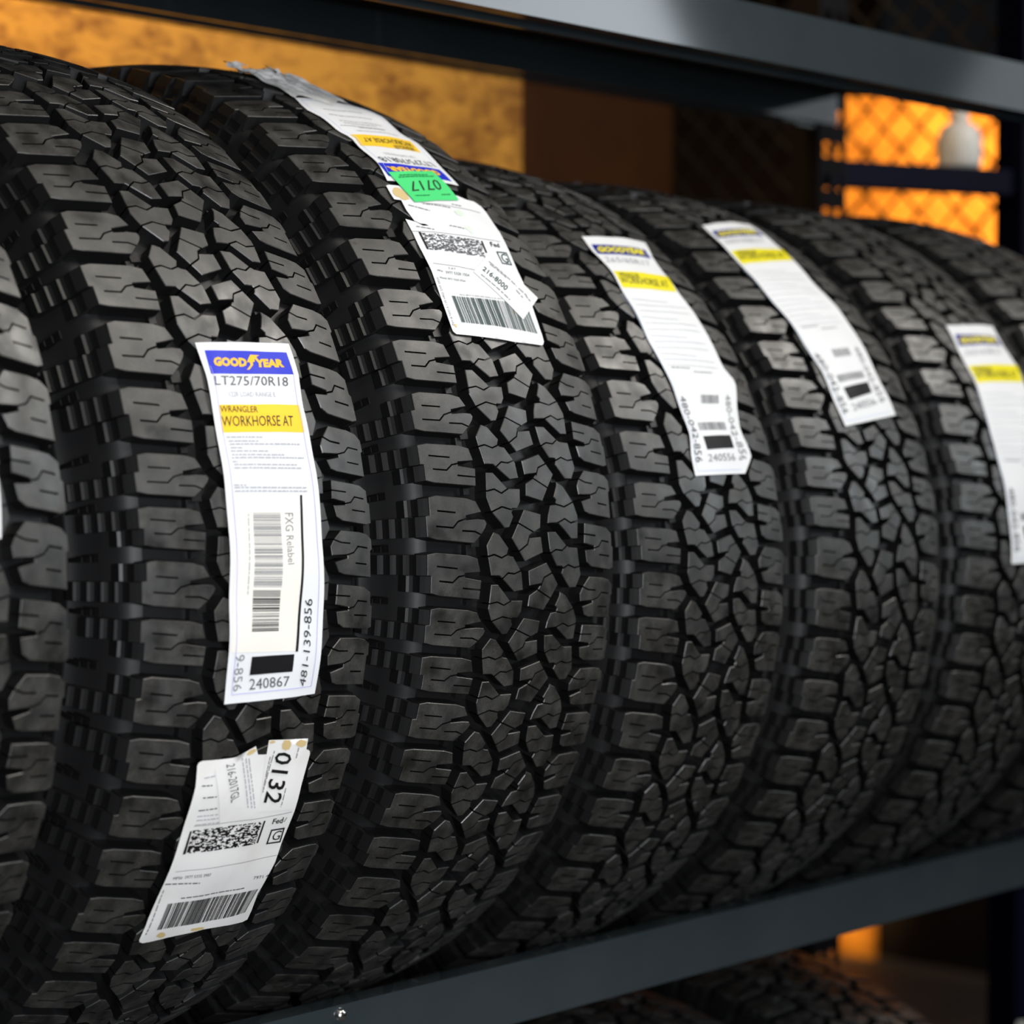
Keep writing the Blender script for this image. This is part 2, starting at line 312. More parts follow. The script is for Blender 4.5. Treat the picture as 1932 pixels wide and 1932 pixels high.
def knots(known):
    """31 pitch boundaries (radians, descending) through the seen ones"""
    k = list(known); n = 31-(len(k)-1); rest = 360-(k[0]-k[-1]); st = rest/n
    k += [k[-1]-st*(i+1) for i in range(n)]
    return np.radians(np.array(k))
def tyre_meshes(R, ws, known, spin=0.0):
    kn = knots(known)+spin
    V = []; F = []; SM = []
    nT = len(kn)-1
    ext = np.concatenate([[kn[-2]+2*math.pi], kn, [kn[1]-2*math.pi]])
    Fa = TF; base = 0
    u = TVa[:, 0]/1000*ws; s = TVa[:, 1]/PITCH; dp = TVa[:, 2]/1000
    for k in range(nT):
        th = np.interp(s+k, np.arange(-1, nT+2), ext)
        r = crown(R, np.minimum(np.abs(u), .115))-dp
        V.append(np.stack([u, -r*np.cos(th), r*np.sin(th)+R], 1))
        F += [tuple(i+base for i in f) for f in Fa]; SM += TS; base += len(u)
    V = np.concatenate(V)
    # groove floor band
    prof = [(x*ws, crown(R, x*ws)-.0118) for x in np.linspace(-.100, .100, 15)]
    n = 160
    def rev(prof, n=160):
        m = len(prof); vv = []; ff = []
        for i in range(n):
            t = 2*math.pi*i/n
            vv += [(x, -r*math.cos(t), r*math.sin(t)+R) for x, r in prof]
        for i in range(n):
            j = (i+1) % n
            for q in range(m-1): ff.append((i*m+q, i*m+q+1, j*m+q+1, j*m+q))
        return vv, ff
    vv, ff = rev(prof)
    V = np.concatenate([V, np.array(vv)]); F += [tuple(i+base for i in f) for f in ff]; SM += [True]*len(ff)
    me = bpy.data.meshes.new('tread'); me.from_pydata(V.tolist(), [], F); SM = np.array(SM, dtype=int); me.polygons.foreach_set('use_smooth', (SM & 1).astype(bool)); me.materials.append(RUB); me.materials.append(FACE_RUB); me.polygons.foreach_set('material_index', SM >> 1); me.update()
    sides = []
    for sg in (-1, 1):
        pr = [(.0995, .0203), (.104, .0222), (.108, .0255), (.112, .0315), (.117, .044), (.1222, .0560), (.1272, .0640), (.1285, .065), (.1285, .0665), (.1295, .0685), (.1315, .085), (.1322, .100), (.1315, .120), (.128, .140), (.120, .165), (.113, .180), (.109, .192), (.100, .192)]
        prof = [(sg*x*ws, R-dd) for x, dd in pr]
        vv, ff = rev(prof if sg < 0 else prof[::-1])
        ff = [f[::-1] for f in ff] if sg < 0 else [f[::-1] for f in ff]
        m2 = bpy.data.meshes.new('sidewall'); m2.from_pydata(vv, [], ff); m2.polygons.foreach_set('use_smooth', [True]*len(ff)); m2.materials.append(SIDE); m2.update(); sides.append(m2)
    prof = [(x*ws, R-dd) for x, dd in ((-.100, .192), (-.104, .178), (-.118, .140), (-.123, .100), (-.120, .055), (-.108, .030), (-.05, .023), (.05, .023), (.108, .030), (.120, .055), (.123, .100), (.118, .140), (.104, .178), (.100, .192))]
    vv, ff = rev(prof, 96)
    m3 = bpy.data.meshes.new('inner_liner'); m3.from_pydata(vv, [], ff); m3.polygons.foreach_set('use_smooth', [True]*len(ff)); m3.materials.append(LINER); m3.update()
    return me, sides, m3
def make_tyre(loc, rz, meshes, label, group):
    root = empty('tire', loc, rz); tag(root, label, 'tire', group)
    me, sides, liner = meshes
    for nm, m_ in (('tread', me), ('sidewall', sides[0]), ('sidewall', sides[1]), ('inner_liner', liner)):
        o = bpy.data.objects.new(nm, m_); COL.objects.link(o); o.parent = root
    return root

# ------------------------------------------------------------------ room shell
tag(MB().box(-1.6, 1.162, .62, .64, .60, 2.4).build('wall_back', OSB), kind='structure')
tag(MB().box(-1.6, 1.162, .621, .64, -.95, .598).build('wall_back', DARKW), kind='structure')  # lower wall coloured dark to stand for the shade behind the tires
tag(MB().box(1.17, 1.735, .80, .82, -1.1, 2.4).build('wall_side', SHADED), kind='structure')
tag(MB().box(4.2, 4.22, -1.0, 2.27, .95, 1.447).build('wall_right', OSB), kind='structure')
tag(MB().box(4.2, 4.22, -1.0, 3.2, -.92, .948).build('wall_right', DARKW), kind='structure')  # lower wall coloured dark so warm glow stays off the floor tires
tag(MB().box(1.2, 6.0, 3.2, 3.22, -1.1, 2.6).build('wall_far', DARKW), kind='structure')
tag(MB().box(-3, 6.0, -5.2, 3.3, -.97, -.92).build('floor', CONC), kind='structure')

# ------------------------------------------------------------------ the rack
FLOOR = -0.92
def beam(z0, sgn):
    h = .0537
    p = [(.270, z0), (.270, z0+h), (.248, z0+h), (.248, z0+h-.0105), (.215, z0+h-.0105), (.215, z0), (.222, z0), (.222, z0+h-.018), (.258, z0+h-.008), (.263, z0+h-.008), (.263, z0+.004), (.252, z0+.004), (.252, z0)]
    p = [(y*sgn, z) for y, z in p]
    return p[::-1] if sgn > 0 else p
X0, X1 = -1.3, 1.352
fl = tag(MB().prism(beam(.0097, -1), X0, X1).build('rack_beam', STEEL), 'grey steel front beam below the tires with a shiny bolt head', 'beam', 'step beams of the tire rack')
tag(MB().prism(beam(.0097, 1), X0, X1).build('rack_beam', STEEL), 'rear steel beam low behind the tires, hidden in their shadow', 'beam', 'step beams of the tire rack')
fu = tag(MB().prism(beam(.8866, -1), X0, X1).build('rack_beam', STEEL), 'grey steel front beam of the upper shelf crossing the top right', 'beam', 'step beams of the tire rack')
tag(MB().prism(beam(.9430, 1), X0, X1).build('rack_beam', STEEL), 'rear steel beam of the upper shelf, in front of the plywood wall', 'beam', 'step beams of the tire rack')
dk = MB(); k = 0
for i in range(9):
    xa = X0+i*(X1-X0)/9; V0 = len(dk.V)
    dk.box(xa+.002, xa+(X1-X0)/9-.002, -.2475, .2475, 0, .014)
dk.V = [(x, y, z+.9302+(y+.2475)/.495*.056) for x, y, z in dk.V]
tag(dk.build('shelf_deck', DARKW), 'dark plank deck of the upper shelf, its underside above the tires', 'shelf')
fr = empty('rack_upright', (X1+.036, 0, FLOOR)); tag(fr, 'perforated steel upright frame at the far end of the tire rack', 'upright')
def post(y):
    mb = MB(); w2 = .033; z = 0; T_ = 3.2
    mb.box(-w2, -.022, y-.003, y, 0, T_); mb.box(.022, w2, y-.003, y, 0, T_); mb.box(-.006, .006, y-.003, y, 0, T_)
    while z < T_:
        mb.box(-.022, -.006, y-.003, y, z, z+.024); mb.box(.006, .022, y-.003, y, z, z+.024); z += .045
    mb.box(-w2, -w2+.003, y, y+.045, 0, T_)
    return mb.build('post', UPR, fr)
post(-.27); post(.25)
MB().box(-.012, .012, -.223, .25, 1.35, 1.39).build('brace', UPR, fr); MB().box(-.012, .012, -.223, .25, .4, .44).build('brace', UPR, fr)
bo = MB().lathe([(0, .0052), (.003, .0050), (.0052, .0030), (.0058, 0)], 20); bo.V = [(x-.0, -z, y) for x, y, z in bo.V]
bolt = bo.build('bolt', ZINC, fl, True); bolt.location = (-0.058, -.270, .0555)

# ------------------------------------------------------------------ tyres
KN = {0: [46.5, 32.5, 18.3, 4.8, -8.6, -20.4, -32.2], 1: [66, 53, 39.87, 27.14, 13.68, 3.57, -7.33, -19.2, -30.6], 2: [58.5, 45.43, 31.77, 19.56, 8.51, -3.35, -13.45, -23.83, -35.0],
      3: [40.5, 27.7, 14.01, 2.8, -8.34, -21.24], 4: [42, 29.5, 17.77, 6.78, -7.18, -19], 5: [38, 26, 13.5, 2.5, -9]}
POS = {0: (-.5527, -.0064, .4212, -.0039, 1), 1: (-.2758, 0, .4194, .0163, 1), 2: (0, 0, .4227, .0073, 1), 3: (.2634, -.0163, .3955, -.0033, .9355), 4: (.5201, -.0233, .3916, -.0124, .9355), 5: (.777, -.0233, .3916, -.012, .9355)}
LBL = {0: 'black tire at the left edge of the photo, only its right tread blocks showing',
       1: 'black all-terrain tire with a long white label and a torn sticker numbered 0132 below it',
       2: 'black all-terrain tire with a green sticker numbered 0717 above a white shipping label',
       3: 'black all-terrain tire with a long label lettered 480-042-856, right of the green sticker tire',
       4: 'black tire with a blurred white and lemon label, second from the right edge',
       5: 'dim black tire with a white label cut by the right photo edge'}
GRP = 'tires standing in a row on the rack'
ROOT = {}; MS = {}
for i in range(6):
    x, y, R, dl, ws = POS[i]
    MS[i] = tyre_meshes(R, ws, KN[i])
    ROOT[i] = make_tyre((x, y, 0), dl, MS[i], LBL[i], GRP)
make_tyre((1.034, -.0233, 0), -.012, MS[4], 'almost black tire without a label, last of the row beside the rack post', GRP)
for k, x in enumerate((-.30, -.02, .26, .54, .82)):
    make_tyre((x, 0, FLOOR), 0, MS[2], 'black tire on the floor below the rack, lost in shadow', 'tires on the floor under the rack')

# ------------------------------------------------------------------ labels on the tyres
LABS = [{'name': 't1_brand','t': 1,'h': 0.0015,'rows': [[-0.03941,0.41321,0.05076,0.418],[-0.03792,0.35676,0.05257,0.36142],[-0.03894,0.3032,0.04856,0.30533],[-0.03898,0.25646,0.04977,0.25688],[-0.03898,0.18552,0.05126,0.19037],[-0.03922,0.13817,0.05036,0.13384],[-0.03918,0.04848,0.05142,0.04339],[-0.03949,-0.02287,0.05151,-0.0289],[-0.03863,-0.10451,0.05111,-0.10806],[-0.03821,-0.19295,0.05073,-0.19348]],'b': [0.0,0.093,0.1835,0.2616,0.3744,0.4597,0.6075,0.7254,0.8573,1.0],'L': 0.2556,'W': 0.0897,'out': None,'els': [('brand_band','quad','blue',[(0.048,0.0934),(0.94,0.0939),(0.9313,0.0282),(0.0626,0.0234)]),('brand_lettering','text','gold',[(0.0986,0.0713),(0.4476,0.0732),(0.4618,0.0469),(0.1226,0.0442)],'GOOD',0.06),('brand_lettering','text','gold',[(0.5353,0.0743),(0.8549,0.0734),(0.8629,0.0492),(0.5527,0.049)],'YEAR',0.06),('brand_lettering','foot','gold',[(0.4295,0.0817),(0.5621,0.0815),(0.6159,0.0372),(0.4813,0.0377)]),('size_lettering','text','dgrey',[(0.0595,0.127),(0.8558,0.1298),(0.8655,0.1019),(0.0731,0.0994)],'LT275/70R18',0),('size_lettering','text','lgrey',[(0.1885,0.1609),(0.6905,0.1624),(0.6867,0.1481),(0.1874,0.146)],'122R LOAD RANGE E',0),('model_band','quad','yellow',[(0.064,0.2619),(0.9454,0.262),(0.9532,0.1839),(0.0687,0.1839)]),('model_lettering','text','dark',[(0.0698,0.2053),(0.4607,0.2068),(0.4675,0.1894),(0.0766,0.1867)],'WRANGLER',0),('model_lettering','text','dark',[(0.068,0.2452),(0.8264,0.2453),(0.8408,0.2158),(0.0723,0.2158)],'WORKHORSE AT',0),('small_print','dash','lgrey',[(0.0905,0.274),(0.4589,0.2758)]),('small_print','dash','lgrey',[(0.1034,0.2848),(0.4087,0.2867)]),('small_print','dash','lgrey',[(0.1077,0.2936),(0.8635,0.2966)]),('small_print','dash','lgrey',[(0.1118,0.3029),(0.2262,0.3043)]),('small_print','dash','lgrey',[(0.1064,0.3119),(0.5055,0.3152)]),('small_print','dash','lgrey',[(0.1104,0.322),(0.6713,0.3266)]),('small_print','dash','lgrey',[(0.1057,0.3302),(0.8852,0.3363)]),('small_print','dash','lgrey',[(0.1049,0.3405),(0.1587,0.3416)]),('small_print','dash','lgrey',[(0.1151,0.3488),(0.7854,0.3557)]),('small_print','dash','lgrey',[(0.1104,0.3577),(0.8299,0.3657)]),('small_print','dash','lgrey',[(0.0854,0.4057),(0.2083,0.4076)]),('small_print','dash','lgrey',[(0.0875,0.4135),(0.8678,0.4188)]),('small_print','dash','lgrey',[(0.089,0.4237),(0.8643,0.4279)]),('relabel_sticker','quad','cream',[(0.0145,0.8597),(0.7111,0.8676),(0.783,0.4377),(0.0826,0.4398)]),('relabel_edge','quad','black',[(0.6935,0.8688),(0.7237,0.8694),(0.7952,0.4377),(0.7709,0.4377)]),('barcode','bars','grey',[(0.5484,0.486),(0.5143,0.691),(0.2293,0.6889),(0.2583,0.4856)],46),('barcode','bars','black',[(0.5051,0.6969),(0.4971,0.8096),(0.2099,0.8071),(0.2261,0.6948)],24),('relabel_lettering','text','grey',[(0.5926,0.486),(0.5811,0.6271),(0.6531,0.626),(0.6834,0.486)],'FXG Relabel',0),('small_print','dash','lgrey',[(0.2109,0.487),(0.1727,0.7063)]),('printed_block','quad','black',[(0.2291,0.9253),(0.6841,0.9251),(0.6835,0.8755),(0.2295,0.8743)]),('number_lettering','text','dgrey',[(0.2423,0.9664),(0.6718,0.9654),(0.6584,0.9369),(0.2329,0.9353)],'240867',0),('number_lettering','text','dark',[(0.8573,0.9742),(0.8694,0.7242),(0.7835,0.7219),(0.7817,0.9671)],'481-139-856',0),('number_lettering','text','grey',[(0.0614,0.8665),(0.0753,0.968),(0.1625,0.9645),(0.1546,0.8662)],'9-856',0)]},
{'name': 't1_ship','t': 1,'h': 0.0015,'rows': [[-0.05175,-0.28984,0.05523,-0.29499],[-0.04972,-0.33432,0.05348,-0.3427],[-0.05022,-0.39532,0.05577,-0.40863],[-0.05016,-0.44278,0.05588,-0.46249],[-0.04984,-0.53621,0.05451,-0.54712],[-0.04664,-0.65611,0.05741,-0.66218]],'b': [0.0,0.1256,0.2986,0.4367,0.6793,1.0],'L': 0.1539,'W': 0.1052,'out': [(-0.0019,0.0231),(0.0093,0.0069),(0.0364,-0.0003),(0.1665,-0.0022),(0.2906,-0.0046),(0.3841,-0.0168),(0.5626,-0.0048),(0.7121,-0.0019),(0.9422,-0.0049),(0.9883,0.0017),(1.0187,0.0213),(1.0301,0.1145),(1.0209,0.1735),(1.014,0.2648),(1.0014,0.4711),(1.0123,0.6012),(1.0006,0.6809),(0.9861,0.8006),(1.0124,0.9172),(1.0159,0.9845),(0.9724,0.9925),(0.7423,0.9754),(0.5558,0.9713),(0.3029,0.9859),(0.0336,1.0033),(0.0005,0.9944),(-0.013,0.978),(-0.02,0.8376),(-0.0002,0.6793),(0.0001,0.4367),(-0.0001,0.2985),(0.0005,0.1257)],'els': [('small_print','dash','lgrey',[(0.0599,0.0854),(0.1474,0.077)]),('small_print','dash','dgrey',[(0.0498,0.1244),(0.1354,0.1235)]),('small_print','dash','dgrey',[(0.0813,0.1863),(0.1966,0.1829)]),('small_print','dash','dgrey',[(0.0771,0.2539),(0.2302,0.2457)]),('small_print','dash','lgrey',[(0.0818,0.2852),(0.2566,0.2797)]),('small_print','dash','lgrey',[(0.0873,0.3076),(0.2726,0.3023)]),('small_print','dash','lgrey',[(0.0893,0.3334),(0.2946,0.3254)]),('small_print','dash','dgrey',[(0.0094,0.6474),(0.3135,0.6551)]),('small_print','dash','dgrey',[(0.202,0.7396),(0.7931,0.7344)]),('matrix_code','noise','black',[(0.0928,0.487),(0.7065,0.4649),(0.697,0.3404),(0.0881,0.3626)],60,22),('matrix_code','quad','black',[(0.0627,0.4905),(0.0857,0.4887),(0.0796,0.3656),(0.0651,0.3665)]),('matrix_code','quad','black',[(0.722,0.462),(0.7395,0.4619),(0.7307,0.339),(0.7138,0.3397)]),('carrier_lettering','text','dark',[(0.8115,0.3651),(0.9177,0.367),(0.9123,0.3347),(0.8081,0.3352)],'Fed',0.02),('small_print','dash','grey',[(0.9302,0.3619),(0.9455,0.3387)]),('service_mark','frame','black',[(0.8355,0.4804),(0.9825,0.4797),(0.9676,0.3946),(0.8281,0.3961)],0.1),('service_mark','text','black',[(0.8736,0.4625),(0.9503,0.4611),(0.9536,0.4084),(0.8703,0.4086)],'G',0),('small_print','line','grey',[(0.0823,0.3397),(0.9776,0.3122)]),('small_print','line','grey',[(0.0527,0.5804),(0.9957,0.5557)]),('number_lettering','text','dgrey',[(0.0617,0.6272),(0.3865,0.6203),(0.3793,0.6018),(0.0557,0.6097)],'MPS#  3977 5335 3907',0),('number_lettering','text','dgrey',[(0.851,0.6872),(1.0059,0.6922),(0.9967,0.6729),(0.8422,0.6672)],'7971 4',0),('barcode','bars','black',[(0.0947,0.9174),(0.9434,0.9165),(0.9645,0.7624),(0.1028,0.7641)],62),('small_print','dash','grey',[(0.0143,0.9424),(0.0203,0.6803)]),('stain','blob','tan',[(0.1325,0.9831),(0.2279,0.9852),(0.1972,0.9396),(0.1031,0.9384)]),('stain','blob','tan',[(0.4212,0.9692),(0.5777,0.9704),(0.5617,0.9483),(0.4061,0.9477)])]},
{'name': 't1_mini','t': 1,'h': 0.0019,'rows': [[-0.03625,-0.30587,-0.00258,-0.27154],[-0.0238,-0.38119,0.01514,-0.37952],[-0.01555,-0.42639,0.01844,-0.40104]],'b': [0.0,0.7317,1.0],'L': 0.0564,'W': 0.0371,'out': [(-0.0009,0.006),(0.4387,0.0035),(0.9934,0.0025),(1.0366,0.1363),(0.9505,0.5971),(0.9995,0.9247),(0.8771,0.9867),(0.5006,0.9792),(0.006,0.9985),(0.0081,0.7324)],'els': [('number_lettering','text','dgrey',[(0.2581,0.021),(0.2856,0.6636),(0.499,0.6177),(0.4607,0.0734)],'216-2017GL',0),('small_print','dash','lgrey',[(0.6467,0.0559),(0.6881,0.7984)]),('small_print','dash','lgrey',[(0.7298,0.0816),(0.7756,0.8165)]),('small_print','dash','lgrey',[(0.7995,0.1021),(0.8493,0.8343)]),('stain','blob','tan',[(0.7452,0.0781),(1.0128,0.0779),(1.0125,0.0111),(0.7296,0.0086)])]},
{'name': 't1_0132','t': 1,'h': 0.0017,'rows': [[0.00904,-0.26469,0.05055,-0.27316],[0.01197,-0.31706,0.05344,-0.3172],[0.01662,-0.39952,0.05382,-0.40601]],'b': [0.0,0.362,1.0],'L': 0.0564,'W': 0.0401,'out': [(0.0085,0.0001),(1.0,0.0),(0.9854,0.1667),(1.0871,0.203),(1.0656,0.5609),(1.0611,0.6739),(1.0117,1.0177),(0.0066,1.0003),(-0.0105,0.378)],'els': [('number_lettering','text','black',[(0.2308,0.1493),(0.0707,0.8559),(0.5302,0.9201),(0.6304,0.2054)],'0132',0.012),('small_print','dash','grey',[(0.178,0.1438),(0.0148,0.7081)]),('small_print','dash','grey',[(0.0932,0.2162),(0.0198,0.6735)]),('small_print','dash','grey',[(0.7665,0.125),(0.7363,0.2795)]),('small_print','dash','grey',[(0.6098,0.6846),(0.5915,0.9551)]),('stain','blob','tan',[(0.3548,0.1602),(0.5908,0.1572),(0.5914,-0.0045),(0.295,-0.0045)]),('stain','blob','tan',[(0.6741,0.1197),(0.9848,0.1301),(0.9945,0.0052),(0.6828,-0.002)]),('stain','blob','tan',[(0.0171,0.0476),(0.1877,0.0442),(0.1803,0.0027),(0.0232,0.0033)])]},
{'name': 't2_brand','t': 2,'h': 0.0015,'rows': [[0.05855,0.81699,-0.03208,0.80163],[0.05769,0.86338,-0.02698,0.85301],[0.05839,0.92997,-0.03003,0.90228],[0.05885,0.9707,-0.02687,0.94485],[0.05107,0.99416,-0.03475,0.9656],[0.0564,1.0706,-0.03574,1.01825],[0.0493,1.09511,-0.04017,1.05202],[0.03276,1.11491,-0.03381,1.10821]],'b': [0.0,0.1562,0.3405,0.4736,0.5653,0.7711,0.8733,1.0],'L': 0.133,'W': 0.0863,'out': None,'els': [('brand_band','quad','blue',[(0.089,0.1596),(1.0015,0.1617),(0.9519,0.0407),(0.0675,0.0315)]),('brand_lettering','text','gold',[(0.1841,0.1316),(0.9261,0.1275),(0.8787,0.0847),(0.1606,0.0746)],'GOODYEAR',0.06),('size_lettering','text','dgrey',[(0.1262,0.2279),(0.9283,0.233),(0.8937,0.1744),(0.0928,0.1818)],'LT275/70R18',0),('size_lettering','text','lgrey',[(0.3149,0.2719),(0.7625,0.2871),(0.75,0.2641),(0.3043,0.248)],'122R LOAD RANGE E',0),('model_band','quad','yellow',[(0.1075,0.4608),(0.9451,0.5081),(0.9575,0.3745),(0.1146,0.3256)]),('model_lettering','text','dark',[(0.152,0.437),(0.857,0.4591),(0.8626,0.4144),(0.1531,0.3772)],'WORKHORSE AT',0),('model_lettering','text','dark',[(0.1873,0.3767),(0.4955,0.3809),(0.4842,0.3423),(0.171,0.3331)],'WRANGLER',0),('small_print','dash','lgrey',[(0.1728,0.5186),(0.7605,0.5523)]),('small_print','dash','lgrey',[(0.2692,0.5728),(0.6564,0.5957)]),('small_print','dash','lgrey',[(0.2835,0.5765),(0.8855,0.6309)]),('small_print','dash','lgrey',[(0.3418,0.6176),(0.808,0.6639)]),('small_print','dash','lgrey',[(0.2244,0.6437),(0.817,0.6999)]),('small_print','dash','lgrey',[(0.258,0.7281),(0.8339,0.7979)]),('small_print','dash','lgrey',[(0.2521,0.8167),(0.7536,0.8699)])]},
{'name': 't2_green','t': 2,'h': 0.0026,'rows': [[-0.01952,0.74207,0.0401,0.76423],[-0.022,0.7847,0.03761,0.80938],[-0.02522,0.82463,0.03355,0.84558]],'b': [0.0,0.5316,1.0],'L': 0.0352,'W': 0.0601,'out': None,'els': [('number_lettering','text','dark',[(0.8848,0.6664),(0.2216,0.6576),(0.1411,0.354),(0.8119,0.3243)],'0717',-0.004),('small_print','dash','dgreen',[(0.787,0.8528),(0.1721,0.8782)]),('small_print','dash','dgreen',[(0.8862,0.7875),(0.1095,0.8218)]),('small_print','dash','dgreen',[(0.4142,0.1744),(0.1115,0.2063)]),('small_print','dash','dgreen',[(0.8912,0.1747),(0.6928,0.1776)])]},
{'name': 't2_ship','t': 2,'h': 0.0015,'rows': [[-0.03779,0.78827,0.06017,0.78276],[-0.04165,0.7426,0.06624,0.74495],[-0.0415,0.69809,0.06765,0.69364],[-0.04209,0.66315,0.06589,0.65707],[-0.04541,0.60098,0.06334,0.59205],[-0.04525,0.57133,0.06301,0.56068],[-0.04682,0.52805,0.06156,0.51543],[-0.04817,0.49234,0.06,0.48095],[-0.04923,0.44716,0.05767,0.42801]],'b': [0.0,0.1198,0.2572,0.36,0.5433,0.6307,0.7579,0.859,1.0],'L': 0.1475,'W': 0.1071,'out': [(0.0011,0.0027),(0.0331,-0.0052),(0.1181,-0.007),(0.2126,-0.0061),(0.8321,0.011),(0.9309,0.0252),(1.0301,0.0246),(1.071,0.0608),(1.0299,0.2097),(1.0182,0.3207),(1.0146,0.4561),(1.0026,0.616),(1.0,0.768),(1.0066,0.8646),(1.0067,0.9514),(1.0001,0.9895),(0.9757,1.0106),(0.9489,1.0171),(0.6137,1.0268),(0.2104,1.0262),(0.0365,1.0251),(0.0121,1.01),(0.0068,0.9924),(-0.0004,0.8595),(0.0001,0.7578),(-0.0004,0.6307),(0.0001,0.5431),(-0.0061,0.4596),(0.0,0.3598),(0.0002,0.2571),(0.0903,0.2777),(0.1364,0.3029),(0.1964,0.3016),(0.1746,0.2905),(0.1209,0.2866),(0.0794,0.2678),(0.0612,0.1884),(0.076,0.1099),(0.0079,0.1049),(0.0009,0.0614)],'els': [('matrix_code','noise','dgrey',[(0.0829,0.4788),(0.6679,0.4877),(0.7136,0.3676),(0.0763,0.3568)],60,24),('matrix_code','quad','black',[(0.0566,0.4768),(0.0757,0.4785),(0.0768,0.35),(0.0585,0.3495)]),('matrix_code','quad','black',[(0.7003,0.452),(0.72,0.4499),(0.7278,0.366),(0.71,0.3679)]),('carrier_lettering','text','dark',[(0.8046,0.3987),(0.9046,0.3969),(0.9099,0.3672),(0.8088,0.3646)],'Fed',0.02),('service_mark','frame','dgreen2',[(0.8417,0.514),(0.9614,0.5121),(0.9639,0.4235),(0.8361,0.4288)],0.09),('service_mark','text','dgreen2',[(0.8624,0.502),(0.9361,0.5012),(0.9451,0.436),(0.8687,0.4393)],'G',0),('small_print','line','grey',[(0.0482,0.5759),(0.466,0.5916)]),('small_print','line','grey',[(0.0009,0.3463),(0.9449,0.3508)]),('small_print','line','grey',[(0.2801,0.1183),(0.9563,0.1288)]),('number_lettering','text','dgrey',[(0.1812,0.6085),(0.2492,0.6087),(0.255,0.596),(0.1874,0.5939)],'3 of 4',0),('number_lettering','text','dgreen2',[(0.0546,0.6297),(0.1081,0.6321),(0.1124,0.6195),(0.06,0.6158)],'MPS#',0),('number_lettering','text','dgreen2',[(0.1336,0.6388),(0.3713,0.6452),(0.3773,0.6264),(0.1366,0.622)],'3977 5320 1554',0),('number_lettering','text','dgreen2',[(0.0564,0.6761),(0.3073,0.6843),(0.3094,0.6702),(0.0563,0.6621)],'Mstr# 3977 5320 0764',0),('number_lettering','text','grey',[(0.2012,0.7742),(0.6452,0.7746),(0.6483,0.7612),(0.2033,0.7608)],'9622 0019 0 (000 000 0000) 0 00 3977',0),('barcode','bars','dgreen2',[(0.1166,0.9476),(0.9505,0.9491),(0.938,0.7785),(0.1133,0.7787)],60),('number_lettering','text','grey',[(0.0397,0.9697),(0.0435,0.6669),(0.0202,0.6697),(0.0159,0.9728)],'Part # N0013-139 HRD EXP 0820',0),('small_print','dash','grey',[(0.2938,0.1248),(0.578,0.1386)]),('small_print','dash','grey',[(0.6425,0.1012),(0.7485,0.1045)]),('small_print','dash','grey',[(0.4221,0.2866),(0.5879,0.2957)]),('small_print','dash','grey',[(0.0655,0.3098),(0.2315,0.328)]),('small_print','dash','grey',[(0.1145,0.1489),(0.3081,0.1825)]),('stain','blob','palegreen',[(0.5869,0.1991),(0.7101,0.1935),(0.7201,0.1367),(0.5955,0.142)]),('stain','blob','palegreen',[(0.6231,0.3161),(0.6678,0.3387),(0.6915,0.2604),(0.5711,0.2662)]),('stain','blob','tan',[(0.7256,0.833),(0.754,0.8571),(0.7595,0.83),(0.7331,0.8205)]),('stain','blob','tan',[(0.0337,0.973),(0.0592,0.9954),(0.0672,0.9593),(0.0211,0.9618)]),('stain','blob','tan',[(0.0103,0.1015),(0.1966,0.1227),(0.1974,0.0095),(0.046,0.0041)])]},
{'name': 't2_216','t': 2,'h': 0.0021,'rows': [[0.03331,0.62249,0.07371,0.53054],[0.00222,0.57469,0.04039,0.47577]],'b': [0.0,1.0],'L': 0.0388,'W': 0.0563,'out': None,'els': [('number_lettering','text','dgreen2',[(0.0785,0.7203),(0.5295,0.7569),(0.5335,0.5512),(0.0706,0.5516)],'216-8000',0.008),('small_print','dash','grey',[(0.0754,0.2502),(0.6264,0.2831)]),('small_print','dash','grey',[(0.1119,0.3188),(0.4478,0.317)]),('small_print','dash','grey',[(0.6534,0.4118),(0.8045,0.4347)]),('small_print','dash','grey',[(0.1072,0.8889),(0.6661,0.8647)]),('small_print','dash','grey',[(0.6656,0.2869),(0.8352,0.2697)]),('small_print','dash','grey',[(0.8234,0.2972),(0.9307,0.3277)])]},
